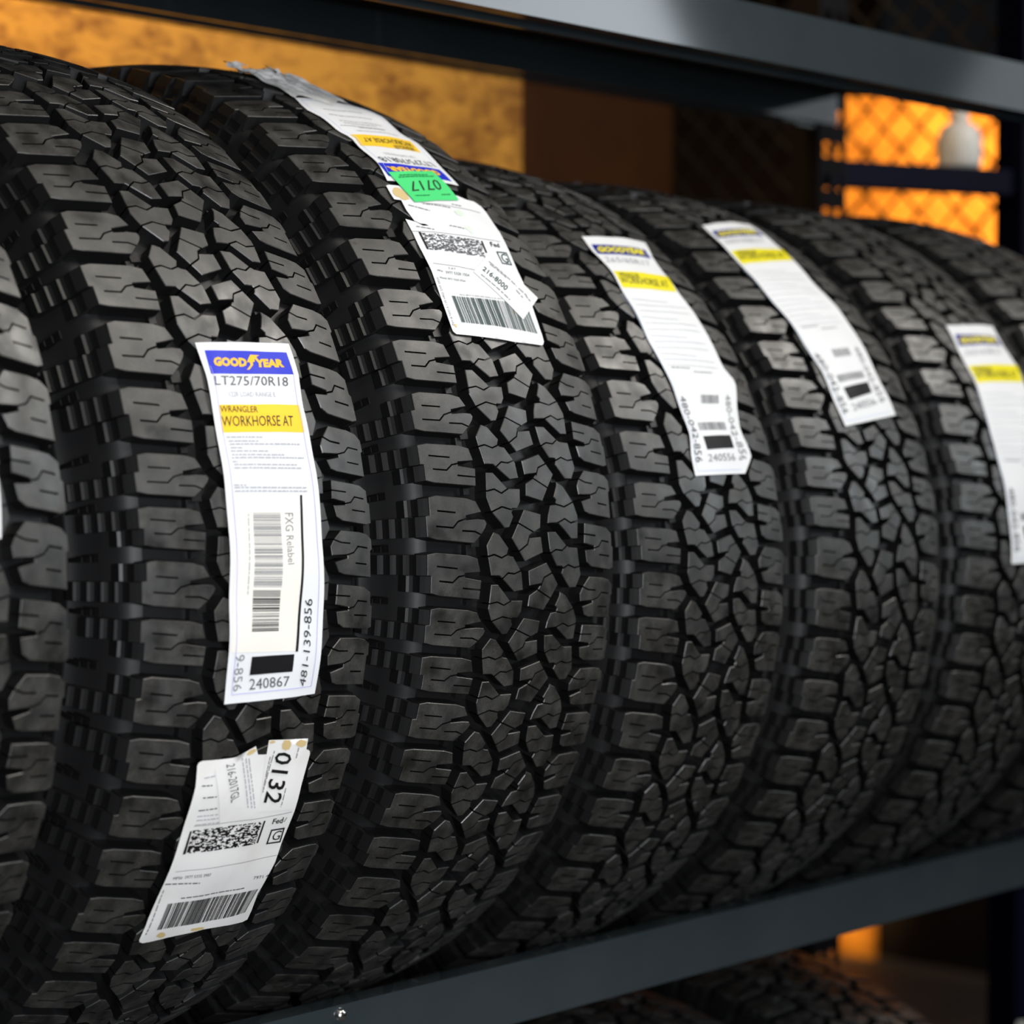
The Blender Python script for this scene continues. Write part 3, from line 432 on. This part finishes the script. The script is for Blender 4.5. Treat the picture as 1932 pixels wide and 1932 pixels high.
{'name': 't3_brand','t': 3,'h': 0.0015,'rows': [[-0.02231,0.87641,0.07769,0.89345],[-0.02556,0.82497,0.06461,0.83346],[-0.02242,0.75251,0.06069,0.7673],[-0.02645,0.68938,0.05837,0.70477],[-0.0267,0.62844,0.06564,0.64749],[-0.02768,0.55948,0.0656,0.57667],[-0.02577,0.48701,0.0669,0.50068],[-0.02328,0.44513,0.07718,0.4662],[-0.02356,0.38411,0.06388,0.40286],[-0.02094,0.33131,0.05777,0.34357],[-0.02464,0.28621,0.06534,0.28538],[-0.02481,0.23854,0.04906,0.24287]],'b': [0.0,0.09,0.1951,0.2911,0.3817,0.4876,0.6003,0.6631,0.7609,0.8461,0.9247,1.0],'L': 0.261,'W': 0.0891,'out': None,'els': [('brand_band','quad','blue',[(0.0462,0.1041),(0.9468,0.1061),(0.9145,0.0586),(0.0634,0.0476)]),('brand_lettering','text','gold',[(0.083,0.0954),(0.8741,0.0963),(0.872,0.0615),(0.1193,0.0614)],'GOODYEAR',0.05),('size_lettering','text','lgrey',[(0.0423,0.147),(0.8186,0.1558),(0.8299,0.1258),(0.1024,0.1193)],'265/65R17',0),('model_band','quad','yellow2',[(0.0369,0.2658),(0.9664,0.2851),(1.0078,0.2059),(0.0318,0.1889)]),('model_lettering','text','dark',[(0.0774,0.2163),(0.409,0.226),(0.4156,0.2066),(0.0844,0.1958)],'WRANGLER',0),('model_lettering','text','dark',[(0.0519,0.2463),(0.8773,0.2666),(0.8939,0.2332),(0.0654,0.2162)],'WORKHORSE AT',0),('small_print','dash','vlgrey',[(0.078,0.317),(0.6452,0.3337)]),('small_print','dash','vlgrey',[(0.0683,0.3425),(0.9189,0.3573)]),('small_print','dash','vlgrey',[(0.0611,0.3676),(0.8892,0.3843)]),('small_print','dash','vlgrey',[(0.0573,0.3927),(0.5964,0.412)]),('small_print','dash','vlgrey',[(0.0571,0.4178),(0.8775,0.4358)]),('small_print','dash','vlgrey',[(0.0585,0.4426),(0.8754,0.4609)]),('small_print','dash','vlgrey',[(0.0616,0.4672),(0.5957,0.4865)]),('small_print','dash','vlgrey',[(0.0651,0.4914),(0.8745,0.5098)]),('small_print','dash','vlgrey',[(0.0647,0.5155),(0.8753,0.5337)]),('small_print','dash','vlgrey',[(0.0658,0.5393),(0.5984,0.5578)]),('small_print','dash','vlgrey',[(0.0683,0.5629),(0.883,0.5805)]),('small_print','dash','vlgrey',[(0.0723,0.5863),(0.8841,0.6041)]),('small_print','dash','grey',[(0.1134,0.5969),(0.3857,0.6051)]),('small_print','dash','grey',[(0.4202,0.6181),(0.7085,0.6252)]),('barcode','bars','grey',[(0.3615,0.739),(0.6672,0.7466),(0.6726,0.7153),(0.3743,0.7066)],20),('barcode','bars','grey',[(0.2083,0.835),(0.716,0.8424),(0.7044,0.8142),(0.2081,0.8064)],30),('printed_block','quad','black',[(0.2546,0.9071),(0.7124,0.9032),(0.7274,0.8604),(0.2311,0.8575)]),('number_lettering','text','grey',[(0.2531,0.9515),(0.7279,0.9481),(0.6795,0.9209),(0.2507,0.9244)],'240556',0),('number_lettering','text','dgrey',[(0.0473,0.7031),(0.0483,0.9528),(0.1572,0.9535),(0.1343,0.7057)],'480-042-856',0),('number_lettering','text','grey',[(0.7746,0.7167),(0.7802,0.9469),(0.9166,0.9463),(0.8671,0.7177)],'480-042-856',0),('border','line','lblue',[(-0.0342,0.2905),(0.0527,0.9831)]),('border','line','lblue',[(0.0527,0.9831),(0.8956,0.984)])]},
{'name': 't4_brand','t': 4,'h': 0.0015,'rows': [[-0.04122,1.03179,0.059,1.08127],[-0.04758,0.96722,0.05433,1.01367],[-0.05067,0.89859,0.05234,0.94645],[-0.05259,0.83003,0.04729,0.87683],[-0.05084,0.76105,0.04662,0.79184],[-0.04603,0.66405,0.05379,0.71179],[-0.04427,0.59064,0.05635,0.63353],[-0.03803,0.51641,0.05669,0.5597],[-0.03737,0.44139,0.05616,0.48475],[-0.03418,0.36622,0.06016,0.39894]],'b': [0.0,0.0995,0.2,0.3027,0.4161,0.5484,0.6604,0.7702,0.8807,1.0],'L': 0.2659,'W': 0.1,'out': None,'els': [('brand_band','quad','blue',[(0.0462,0.1041),(0.9468,0.1061),(0.9145,0.0586),(0.0634,0.0476)]),('brand_lettering','text','gold',[(0.083,0.0954),(0.8741,0.0963),(0.872,0.0615),(0.1193,0.0614)],'GOODYEAR',0.05),('size_lettering','text','lgrey',[(0.0423,0.147),(0.8186,0.1558),(0.8299,0.1258),(0.1024,0.1193)],'265/65R17',0),('model_band','quad','yellow2',[(0.0369,0.2658),(0.9664,0.2851),(1.0078,0.2059),(0.0318,0.1889)]),('model_lettering','text','dark',[(0.0774,0.2163),(0.409,0.226),(0.4156,0.2066),(0.0844,0.1958)],'WRANGLER',0),('model_lettering','text','dark',[(0.0519,0.2463),(0.8773,0.2666),(0.8939,0.2332),(0.0654,0.2162)],'WORKHORSE AT',0),('small_print','dash','vlgrey',[(0.078,0.317),(0.6452,0.3337)]),('small_print','dash','vlgrey',[(0.0683,0.3425),(0.9189,0.3573)]),('small_print','dash','vlgrey',[(0.0611,0.3676),(0.8892,0.3843)]),('small_print','dash','vlgrey',[(0.0573,0.3927),(0.5964,0.412)]),('small_print','dash','vlgrey',[(0.0571,0.4178),(0.8775,0.4358)]),('small_print','dash','vlgrey',[(0.0585,0.4426),(0.8754,0.4609)]),('small_print','dash','vlgrey',[(0.0616,0.4672),(0.5957,0.4865)]),('small_print','dash','vlgrey',[(0.0651,0.4914),(0.8745,0.5098)]),('small_print','dash','vlgrey',[(0.0647,0.5155),(0.8753,0.5337)]),('small_print','dash','vlgrey',[(0.0658,0.5393),(0.5984,0.5578)]),('small_print','dash','vlgrey',[(0.0683,0.5629),(0.883,0.5805)]),('small_print','dash','vlgrey',[(0.0723,0.5863),(0.8841,0.6041)]),('small_print','dash','grey',[(0.1134,0.5969),(0.3857,0.6051)]),('small_print','dash','grey',[(0.4202,0.6181),(0.7085,0.6252)]),('barcode','bars','grey',[(0.3615,0.739),(0.6672,0.7466),(0.6726,0.7153),(0.3743,0.7066)],20),('barcode','bars','grey',[(0.2083,0.835),(0.716,0.8424),(0.7044,0.8142),(0.2081,0.8064)],30),('printed_block','quad','black',[(0.2546,0.9071),(0.7124,0.9032),(0.7274,0.8604),(0.2311,0.8575)]),('number_lettering','text','grey',[(0.2531,0.9515),(0.7279,0.9481),(0.6795,0.9209),(0.2507,0.9244)],'240556',0),('number_lettering','text','dgrey',[(0.0473,0.7031),(0.0483,0.9528),(0.1572,0.9535),(0.1343,0.7057)],'480-042-856',0),('number_lettering','text','grey',[(0.7746,0.7167),(0.7802,0.9469),(0.9166,0.9463),(0.8671,0.7177)],'480-042-856',0),('border','line','lblue',[(-0.0342,0.2905),(0.0527,0.9831)]),('border','line','lblue',[(0.0527,0.9831),(0.8956,0.984)])]},
{'name': 't5_brand','t': 5,'h': 0.0015,'rows': [[-0.02228,0.67392,0.0853,0.69585],[-0.02705,0.59662,0.07954,0.61874],[-0.02674,0.50577,0.08251,0.53606],[-0.03056,0.4202,0.07533,0.44265],[-0.0344,0.346,0.07204,0.36445],[-0.03146,0.2322,0.07581,0.24559],[-0.03189,0.14923,0.07694,0.15869],[-0.03021,0.00713,0.07748,0.00736]],'b': [0.0,0.1151,0.2427,0.3757,0.4884,0.6597,0.7845,1.0],'L': 0.2666,'W': 0.1077,'out': None,'els': [('brand_band','quad','blue',[(0.0462,0.1041),(0.9468,0.1061),(0.9145,0.0586),(0.0634,0.0476)]),('brand_lettering','text','gold',[(0.083,0.0954),(0.8741,0.0963),(0.872,0.0615),(0.1193,0.0614)],'GOODYEAR',0.05),('size_lettering','text','lgrey',[(0.0423,0.147),(0.8186,0.1558),(0.8299,0.1258),(0.1024,0.1193)],'265/65R17',0),('model_band','quad','yellow2',[(0.0369,0.2658),(0.9664,0.2851),(1.0078,0.2059),(0.0318,0.1889)]),('model_lettering','text','dark',[(0.0774,0.2163),(0.409,0.226),(0.4156,0.2066),(0.0844,0.1958)],'WRANGLER',0),('model_lettering','text','dark',[(0.0519,0.2463),(0.8773,0.2666),(0.8939,0.2332),(0.0654,0.2162)],'WORKHORSE AT',0),('small_print','dash','vlgrey',[(0.078,0.317),(0.6452,0.3337)]),('small_print','dash','vlgrey',[(0.0683,0.3425),(0.9189,0.3573)]),('small_print','dash','vlgrey',[(0.0611,0.3676),(0.8892,0.3843)]),('small_print','dash','vlgrey',[(0.0573,0.3927),(0.5964,0.412)]),('small_print','dash','vlgrey',[(0.0571,0.4178),(0.8775,0.4358)]),('small_print','dash','vlgrey',[(0.0585,0.4426),(0.8754,0.4609)]),('small_print','dash','vlgrey',[(0.0616,0.4672),(0.5957,0.4865)]),('small_print','dash','vlgrey',[(0.0651,0.4914),(0.8745,0.5098)]),('small_print','dash','vlgrey',[(0.0647,0.5155),(0.8753,0.5337)]),('small_print','dash','vlgrey',[(0.0658,0.5393),(0.5984,0.5578)]),('small_print','dash','vlgrey',[(0.0683,0.5629),(0.883,0.5805)]),('small_print','dash','vlgrey',[(0.0723,0.5863),(0.8841,0.6041)]),('small_print','dash','grey',[(0.1134,0.5969),(0.3857,0.6051)]),('small_print','dash','grey',[(0.4202,0.6181),(0.7085,0.6252)]),('barcode','bars','grey',[(0.3615,0.739),(0.6672,0.7466),(0.6726,0.7153),(0.3743,0.7066)],20),('barcode','bars','grey',[(0.2083,0.835),(0.716,0.8424),(0.7044,0.8142),(0.2081,0.8064)],30),('printed_block','quad','black',[(0.2546,0.9071),(0.7124,0.9032),(0.7274,0.8604),(0.2311,0.8575)]),('number_lettering','text','grey',[(0.2531,0.9515),(0.7279,0.9481),(0.6795,0.9209),(0.2507,0.9244)],'240556',0),('number_lettering','text','dgrey',[(0.0473,0.7031),(0.0483,0.9528),(0.1572,0.9535),(0.1343,0.7057)],'480-042-856',0),('number_lettering','text','grey',[(0.7746,0.7167),(0.7802,0.9469),(0.9166,0.9463),(0.8671,0.7177)],'480-042-856',0),('border','line','lblue',[(-0.0342,0.2905),(0.0527,0.9831)]),('border','line','lblue',[(0.0527,0.9831),(0.8956,0.984)])]},
{'name': 't0_brand','t': 0,'h': 0.0015,'rows': [[-0.033,0.43426,0.05699,0.43426],[-0.0375,0.29685,0.05252,0.29685],[-0.0358,0.18344,0.05422,0.18344],[-0.0375,0.09163,0.05249,0.09163]],'b': [0.0,0.3994,0.73,1.0],'L': 0.1424,'W': 0.09,'out': None,'els': [('brand_band','quad','blue',[(0.048,0.0934),(0.94,0.0939),(0.9313,0.0282),(0.0626,0.0234)]),('brand_lettering','text','gold',[(0.0986,0.0713),(0.4476,0.0732),(0.4618,0.0469),(0.1226,0.0442)],'GOOD',0.06),('brand_lettering','text','gold',[(0.5353,0.0743),(0.8549,0.0734),(0.8629,0.0492),(0.5527,0.049)],'YEAR',0.06),('brand_lettering','foot','gold',[(0.4295,0.0817),(0.5621,0.0815),(0.6159,0.0372),(0.4813,0.0377)]),('size_lettering','text','dgrey',[(0.0595,0.127),(0.8558,0.1298),(0.8655,0.1019),(0.0731,0.0994)],'LT275/70R18',0),('size_lettering','text','lgrey',[(0.1885,0.1609),(0.6905,0.1624),(0.6867,0.1481),(0.1874,0.146)],'122R LOAD RANGE E',0),('model_band','quad','yellow',[(0.064,0.2619),(0.9454,0.262),(0.9532,0.1839),(0.0687,0.1839)]),('model_lettering','text','dark',[(0.0698,0.2053),(0.4607,0.2068),(0.4675,0.1894),(0.0766,0.1867)],'WRANGLER',0),('model_lettering','text','dark',[(0.068,0.2452),(0.8264,0.2453),(0.8408,0.2158),(0.0723,0.2158)],'WORKHORSE AT',0),('small_print','dash','lgrey',[(0.0905,0.274),(0.4589,0.2758)]),('small_print','dash','lgrey',[(0.1034,0.2848),(0.4087,0.2867)]),('small_print','dash','lgrey',[(0.1077,0.2936),(0.8635,0.2966)]),('small_print','dash','lgrey',[(0.1118,0.3029),(0.2262,0.3043)]),('small_print','dash','lgrey',[(0.1064,0.3119),(0.5055,0.3152)]),('small_print','dash','lgrey',[(0.1104,0.322),(0.6713,0.3266)]),('small_print','dash','lgrey',[(0.1057,0.3302),(0.8852,0.3363)]),('small_print','dash','lgrey',[(0.1049,0.3405),(0.1587,0.3416)]),('small_print','dash','lgrey',[(0.1151,0.3488),(0.7854,0.3557)]),('small_print','dash','lgrey',[(0.1104,0.3577),(0.8299,0.3657)]),('small_print','dash','lgrey',[(0.0854,0.4057),(0.2083,0.4076)]),('small_print','dash','lgrey',[(0.0875,0.4135),(0.8678,0.4188)]),('small_print','dash','lgrey',[(0.089,0.4237),(0.8643,0.4279)]),('relabel_sticker','quad','cream',[(0.0145,0.8597),(0.7111,0.8676),(0.783,0.4377),(0.0826,0.4398)]),('relabel_edge','quad','black',[(0.6935,0.8688),(0.7237,0.8694),(0.7952,0.4377),(0.7709,0.4377)]),('barcode','bars','grey',[(0.5484,0.486),(0.5143,0.691),(0.2293,0.6889),(0.2583,0.4856)],46),('barcode','bars','black',[(0.5051,0.6969),(0.4971,0.8096),(0.2099,0.8071),(0.2261,0.6948)],24),('relabel_lettering','text','grey',[(0.5926,0.486),(0.5811,0.6271),(0.6531,0.626),(0.6834,0.486)],'FXG Relabel',0),('small_print','dash','lgrey',[(0.2109,0.487),(0.1727,0.7063)]),('printed_block','quad','black',[(0.2291,0.9253),(0.6841,0.9251),(0.6835,0.8755),(0.2295,0.8743)]),('number_lettering','text','dgrey',[(0.2423,0.9664),(0.6718,0.9654),(0.6584,0.9369),(0.2329,0.9353)],'240867',0),('number_lettering','text','dark',[(0.8573,0.9742),(0.8694,0.7242),(0.7835,0.7219),(0.7817,0.9671)],'481-139-856',0),('number_lettering','text','grey',[(0.0614,0.8665),(0.0753,0.968),(0.1625,0.9645),(0.1546,0.8662)],'9-856',0)]}]
for D in LABS:
    if D['name'] in ('t3_brand', 't4_brand', 't5_brand'): D['els'] = [(e[0], e[1], {'blue': 'navy', 'gold': 'yellow2'}.get(e[2], e[2]), *e[3:]) for e in D['els']]
class Lab:
    def __init__(s, D):
        s.D = D; s.r = np.array(D['rows']); s.b = D['b']; s.R = POS[D['t']][2]
        s.amp = .00045
    def pos(s, a, b, h=0.0):
        b_ = s.b; i = 0
        while i < len(b_)-2 and b > b_[i+1]: i += 1
        f = (b-b_[i])/(b_[i+1]-b_[i]); q = s.r[i]*(1-f)+s.r[i+1]*f
        u = q[0]*(1-a)+q[2]*a; th = q[1]*(1-a)+q[3]*a
        x, y = a*s.D['W'], b*s.D['L']
        y = th*s.R; x = u; bump = s.amp*(math.sin(110*y+25*x)+.6*math.sin(63*y-80*x+2)+.4*math.sin(170*x+40*y))
        r = float(crown(s.R, u))+s.D['h']+bump+h
        return (u, -r*math.cos(th), r*math.sin(th)+s.R)
    def quad(s, q, x, y):                  # x along BL->BR, y along BL->TL
        bl, br, tr, tl = q
        a = (bl[0]*(1-x)+br[0]*x)*(1-y)+(tl[0]*(1-x)+tr[0]*x)*y
        b = (bl[1]*(1-x)+br[1]*x)*(1-y)+(tl[1]*(1-x)+tr[1]*x)*y
        return a, b
dg = bpy.context.evaluated_depsgraph_get()
def text_mesh(body, bold):
    c = bpy.data.curves.new('t', 'FONT'); c.body = body; c.size = 1; c.offset = bold; c.resolution_u = 2; c.fill_mode = 'FRONT'
    o = bpy.data.objects.new('t', c); COL.objects.link(o)
    bpy.context.view_layer.update(); d_ = bpy.context.evaluated_depsgraph_get()
    me = bpy.data.meshes.new_from_object(o.evaluated_get(d_))
    V = [tuple(v.co) for v in me.vertices]; F = [tuple(p.vertices) for p in me.polygons]
    bpy.data.objects.remove(o); bpy.data.meshes.remove(me); bpy.data.curves.remove(c)
    x0 = min(v[0] for v in V); x1 = max(v[0] for v in V); y0 = min(v[1] for v in V); y1 = max(v[1] for v in V)
    return [((v[0]-x0)/(x1-x0), (v[1]-y0)/(y1-y0)) for v in V], F
FOOT = [(.02, .0), (.30, .30), (.24, .50), (.02, .50), (.10, .72), (.26, 1), (1, .97), (.74, .84), (.86, .76), (.60, .68), (.66, .55), (.47, .50), (.52, .32), (.22, 0)]
def paper(L, name, m, parent, thick=0):
    W, H = L.D['W'], L.D['L']
    out = L.D['out'] or [(0, 0), (1, 0), (1, 1), (0, 1)]
    P = [(a*W, b*H) for a, b in out]
    # refine outline
    Q = []
    for i in range(len(P)):
        a, c = P[i], P[(i+1) % len(P)]; n = max(1, int(math.hypot(c[0]-a[0], c[1]-a[1])/.006))
        for k in range(n): Q.append((a[0]+(c[0]-a[0])*k/n, a[1]+(c[1]-a[1])*k/n))
    V = list(Q); E = [(i, (i+1) % len(Q)) for i in range(len(Q))]
    xs = [p[0] for p in Q]; ys = [p[1] for p in Q]
    y = min(ys)+.005
    while y < max(ys):
        x = min(xs)+.005
        while x < max(xs):
            if inside((x, y), Q) and min(segd((x, y), Q[i-1], Q[i]) for i in range(len(Q))) > .002: V.append((x, y))
            x += .0065
        y += .0055
    r = delaunay_2d_cdt([Vector(v) for v in V], E, [], 0, 1e-7)
    vv = [tuple(v) for v in r[0]]
    F = []
    for f in r[2]:
        c = (sum(vv[i][0] for i in f)/len(f), sum(vv[i][1] for i in f)/len(f))
        if inside(c, Q): F.append(tuple(f))
    F = [f[::-1] if area2([vv[i] for i in f]) > 0 else f for f in F]
    return mesh_obj(name, [L.pos(x/W, y/H) for x, y in vv], F, m, parent, True)
def prints(L, parent):
    D = L.D; groups = {}
    def add(kind, m, V, F):
        g = groups.setdefault((kind, m, ei), [[], []]); k = len(g[0]); g[0] += V; g[1] += [tuple(i+k for i in f) for f in F]
    lvl = {'brand_band': 1, 'model_band': 1, 'relabel_sticker': 1, 'stain': 1}
    for ei, e in enumerate(D['els']):
        kind, typ, m, q = e[:4]; h = .00022 if kind in lvl else (.00034 if kind in ('relabel_edge', 'printed_block') else .00046)
        W, H = D['W'], D['L']
        def grid(q, nx, ny, h=h):
            V = [L.pos(*L.quad(q, i/nx, j/ny), h) for j in range(ny+1) for i in range(nx+1)]
            F = [(j*(nx+1)+i, j*(nx+1)+i+1, (j+1)*(nx+1)+i+1, (j+1)*(nx+1)+i) for j in range(ny) for i in range(nx)]
            return V, F
        lx = math.hypot((q[1][0]-q[0][0])*W, (q[1][1]-q[0][1])*H) if len(q) > 1 else 0
        ly = math.hypot((q[-1][0]-q[0][0])*W, (q[-1][1]-q[0][1])*H)
        if typ == 'quad': add(kind, m, *grid(q, max(1, int(lx/.005)), max(1, int(ly/.005))))
        elif typ == 'text':
            V, F = text_mesh(e[4], e[5]); add(kind, m, [L.pos(*L.quad(q, x, y), h) for x, y in V], F)
        elif typ == 'foot': add(kind, m, [L.pos(*L.quad(q, x, y), h+.00006) for x, y in FOOT], [tuple(range(len(FOOT)))])
        elif typ == 'bars':
            n = e[4]; x = 0.0; wd = [random.choice((1, 1, 1, 2, 2, 3)) for _ in range(2*n)]; tot = sum(wd)
            for k in range(2*n):
                x1 = x+wd[k]/tot
                if k % 2 == 0:
                    qq = [L.quad(q, x, 0), L.quad(q, x1, 0), L.quad(q, x1, 1), L.quad(q, x, 1)]
                    add(kind, m, *grid(qq, 1, max(1, int(ly/.005))))
                x = x1
        elif typ == 'noise':
            nx, ny = e[4], e[5]
            for j in range(ny):
                i = 0
                while i < nx:
                    run = random.choice((1, 1, 1, 2, 2, 3)); run = min(run, nx-i)
                    if random.random() < .52:
                        qq = [L.quad(q, i/nx, j/ny), L.quad(q, (i+run)/nx, j/ny), L.quad(q, (i+run)/nx, (j+1)/ny), L.quad(q, i/nx, (j+1)/ny)]
                        add(kind, m, *grid(qq, 1, 1))
                    i += run
        elif typ in ('dash', 'line'):
            a, c = q[0], q[1]; dx, dy = (c[0]-a[0])*W, (c[1]-a[1])*H; l = math.hypot(dx, dy) or 1e-6
            t = .0010 if typ == 'dash' else .00045
            nxy = (-dy/l*t/2/W, dx/l*t/2/H)
            x = 0.0
            while x < l:
                run = random.uniform(.0018, .006) if typ == 'dash' else min(.006, l-x+1e-6)
                f0, f1 = x/l, min(1, (x+run)/l)
                p = [(a[0]+(c[0]-a[0])*f, a[1]+(c[1]-a[1])*f) for f in (f0, f1)]
                qq = [(p[0][0]-nxy[0], p[0][1]-nxy[1]), (p[1][0]-nxy[0], p[1][1]-nxy[1]), (p[1][0]+nxy[0], p[1][1]+nxy[1]), (p[0][0]+nxy[0], p[0][1]+nxy[1])]
                add(kind, m, *grid(qq, 1, 1)); x += run+(random.uniform(.0006, .0012) if typ == 'dash' else 0)
        elif typ == 'frame':
            t = e[4]
            for x0, x1, y0, y1 in ((0, 1, 0, t), (0, 1, 1-t, 1), (0, t, t, 1-t), (1-t, 1, t, 1-t)):
                qq = [L.quad(q, x0, y0), L.quad(q, x1, y0), L.quad(q, x1, y1), L.quad(q, x0, y1)]; add(kind, m, *grid(qq, 3, 3))
        elif typ == 'blob':
            n = 18; P = []
            for k in range(n):
                t = 2*math.pi*k/n; rr = .5*random.uniform(.75, 1.0); P.append(L.quad(q, .5+rr*math.cos(t), .5+rr*math.sin(t)))
            c = L.quad(q, .5, .5)
            add(kind, m, [L.pos(*c, h)]+[L.pos(*p, h) for p in P], [(0, k+1, (k+1) % n+1) for k in range(n)])
    for (kind, m, ei), (V, F) in groups.items():
        o = mesh_obj(kind, V, F, INK[m], parent)
        # face outward
        me = o.data; c = Vector((0, 0, L.R)); flip = False
        p = me.polygons[0]
        v = p.center-c; v.x = 0
        if p.normal.dot(v) < 0: me.flip_normals()
    return groups
NAMES = {'t1_brand': ('product_label', PAPER), 't1_ship': ('shipping_label', SHIPP), 't1_mini': ('number_sticker', SHIPP), 't1_0132': ('number_sticker', SHIPP),
         't2_brand': ('product_label', PAPER), 't2_green': ('number_sticker', INK['green']), 't2_ship': ('shipping_label', PAPER), 't2_216': ('number_sticker', PAPER),
         't3_brand': ('product_label', PAPER), 't4_brand': ('product_label', PAPER), 't5_brand': ('product_label', PAPER), 't0_brand': ('product_label', PAPER)}
LTXT = {'t1_brand': 'long white label with blue brand band and orange-yellow model band', 't1_ship': 'creased white shipping label with barcode', 't1_mini': 'small pale sticker lettered 216-2017GL',
        't1_0132': 'stained sticker numbered 0132', 't2_brand': 'upside-down white label with blue and yellow bands', 't2_green': 'green sticker numbered 0717', 't2_ship': 'torn white shipping label with barcode',
        't2_216': 'small tilted sticker numbered 216-8000', 't3_brand': 'long white label with lemon band and 480-042-856', 't4_brand': 'blurred white label with lemon band', 't5_brand': 'dim white label with lemon band', 't0_brand': 'white label, only its right edge in view'}
for D in LABS:
    L = Lab(D); nm, m = NAMES[D['name']]
    o = paper(L, nm, m, ROOT[D['t']]); o['label'] = LTXT[D['name']]
    # violet border lines of the first brand label
    if D['name'] in ('t1_brand', 't0_brand', 't2_brand'):
        c = 'violet' if D['name'] != 't2_brand' else 'lblue'
        for a, b_ in (((.065, .07), (.065, .975)), ((.935, .07), (.935, .975)), ((.065, .975), (.935, .975))): D['els'].append(('border', 'line', c, [a, b_]))
    prints(L, o)
# crumpled torn end of the upside-down label, on top of the tire
V = []; F = []; nx, ny = 14, 16
R2 = POS[2][2]
for j in range(ny+1):
    for i in range(nx+1):
        a = i/nx; b_ = j/ny; u = -.034+.067*a-.012*b_; th = 1.105+.20*b_+.02*math.sin(9*a)
        r = float(crown(R2, u))+.002+(.0045*b_)*(abs(math.sin(13*a+7*b_))+.8*abs(math.sin(9*b_-5*a)))*(1 if b_ > .1 else 0)
        V.append((u, -r*math.cos(th), r*math.sin(th)+R2))
for j in range(ny):
    for i in range(nx):
        if not (j > ny-5 and (i*7+j*3) % 5 == 0): k = j*(nx+1)+i; F.append((k, k+1, k+nx+2, k+nx+1))
ce = mesh_obj('torn_label_end', V, F, SHIPP, ROOT[2]); ce['label'] = 'crumpled torn end of the white label'

# ------------------------------------------------------------------ beyond the rack
fence = empty('chain_link_fence', (2.06, .7, FLOOR)); tag(fence, 'galvanised chain-link fence behind the far end of the rack', 'fence')
mb = MB(); P = .0355
ys = np.arange(-.7, .62, P)
for i in range(len(ys)-1):
    z = 1.35
    j = 0
    while z < 2.36:
        a, c = (ys[i], ys[i+1]) if (i+j) % 2 == 0 else (ys[i+1], ys[i])
        mb.tube((.0015*(-1)**j, a, z), (.0015*(-1)**(j+1), c, z+P), .0032, 5); z += P; j += 1
mb.build('wire_mesh', WIRE, fence)
MB().tube((0, -.75, 0), (0, -.75, 2.36), .024, 14).build('fence_post', WIRE, fence)
MB().tube((0, .66, 0), (0, .66, 2.36), .024, 14).build('fence_post', WIRE, fence)

br = empty('storage_rack', (1.915, .25, FLOOR), -.40); tag(br, 'navy blue storage rack at the far right, seen past the last tire', 'rack')
MB().box(-.03, .03, -.035, .035, 0, 3.0).build('post', BLUE, br)
MB().box(-.36, -.03, -.02, .02, 1.809, 1.847).build('beam', BLUE, br)
for x_, z_, a_, b_ in ((.004, 1.905, .011, .016), (-.016, .515, .008, .020), (.012, .525, .012, .026)):  # white patches put in as blurred bright spots
    tg = MB().box(x_-a_, x_+a_, -.0362, -.035, z_-b_, z_+b_).build('bright_spot_patch', WHITEP, br); tg['label'] = 'small white patch added as a blurred bright spot on the navy post'
ob = MB().box(4.15, 4.165, 1.98, 2.24, -.918, -.67); ob = ob.build('added_wall_patch', OSB); tag(ob, 'added board giving a warm-lit patch of wall below the front beam at bottom right', 'board')  # board added to give orange spots of lit wall under the beam
jug = empty('plastic_bottle', (1.812, .305, .9273)); tag(jug, 'white plastic bottle standing on the navy blue beam', 'bottle')
MB().lathe([(0, 0), (.030, 0), (.034, .006), (.034, .045), (.028, .062), (.012, .072), (.012, .080), (0, .080)], 24).build('body', WHITEP, jug, True)
MB().lathe([(.014, .074), (.014, .088), (0, .088)], 20).build('cap', WHITEP, jug)
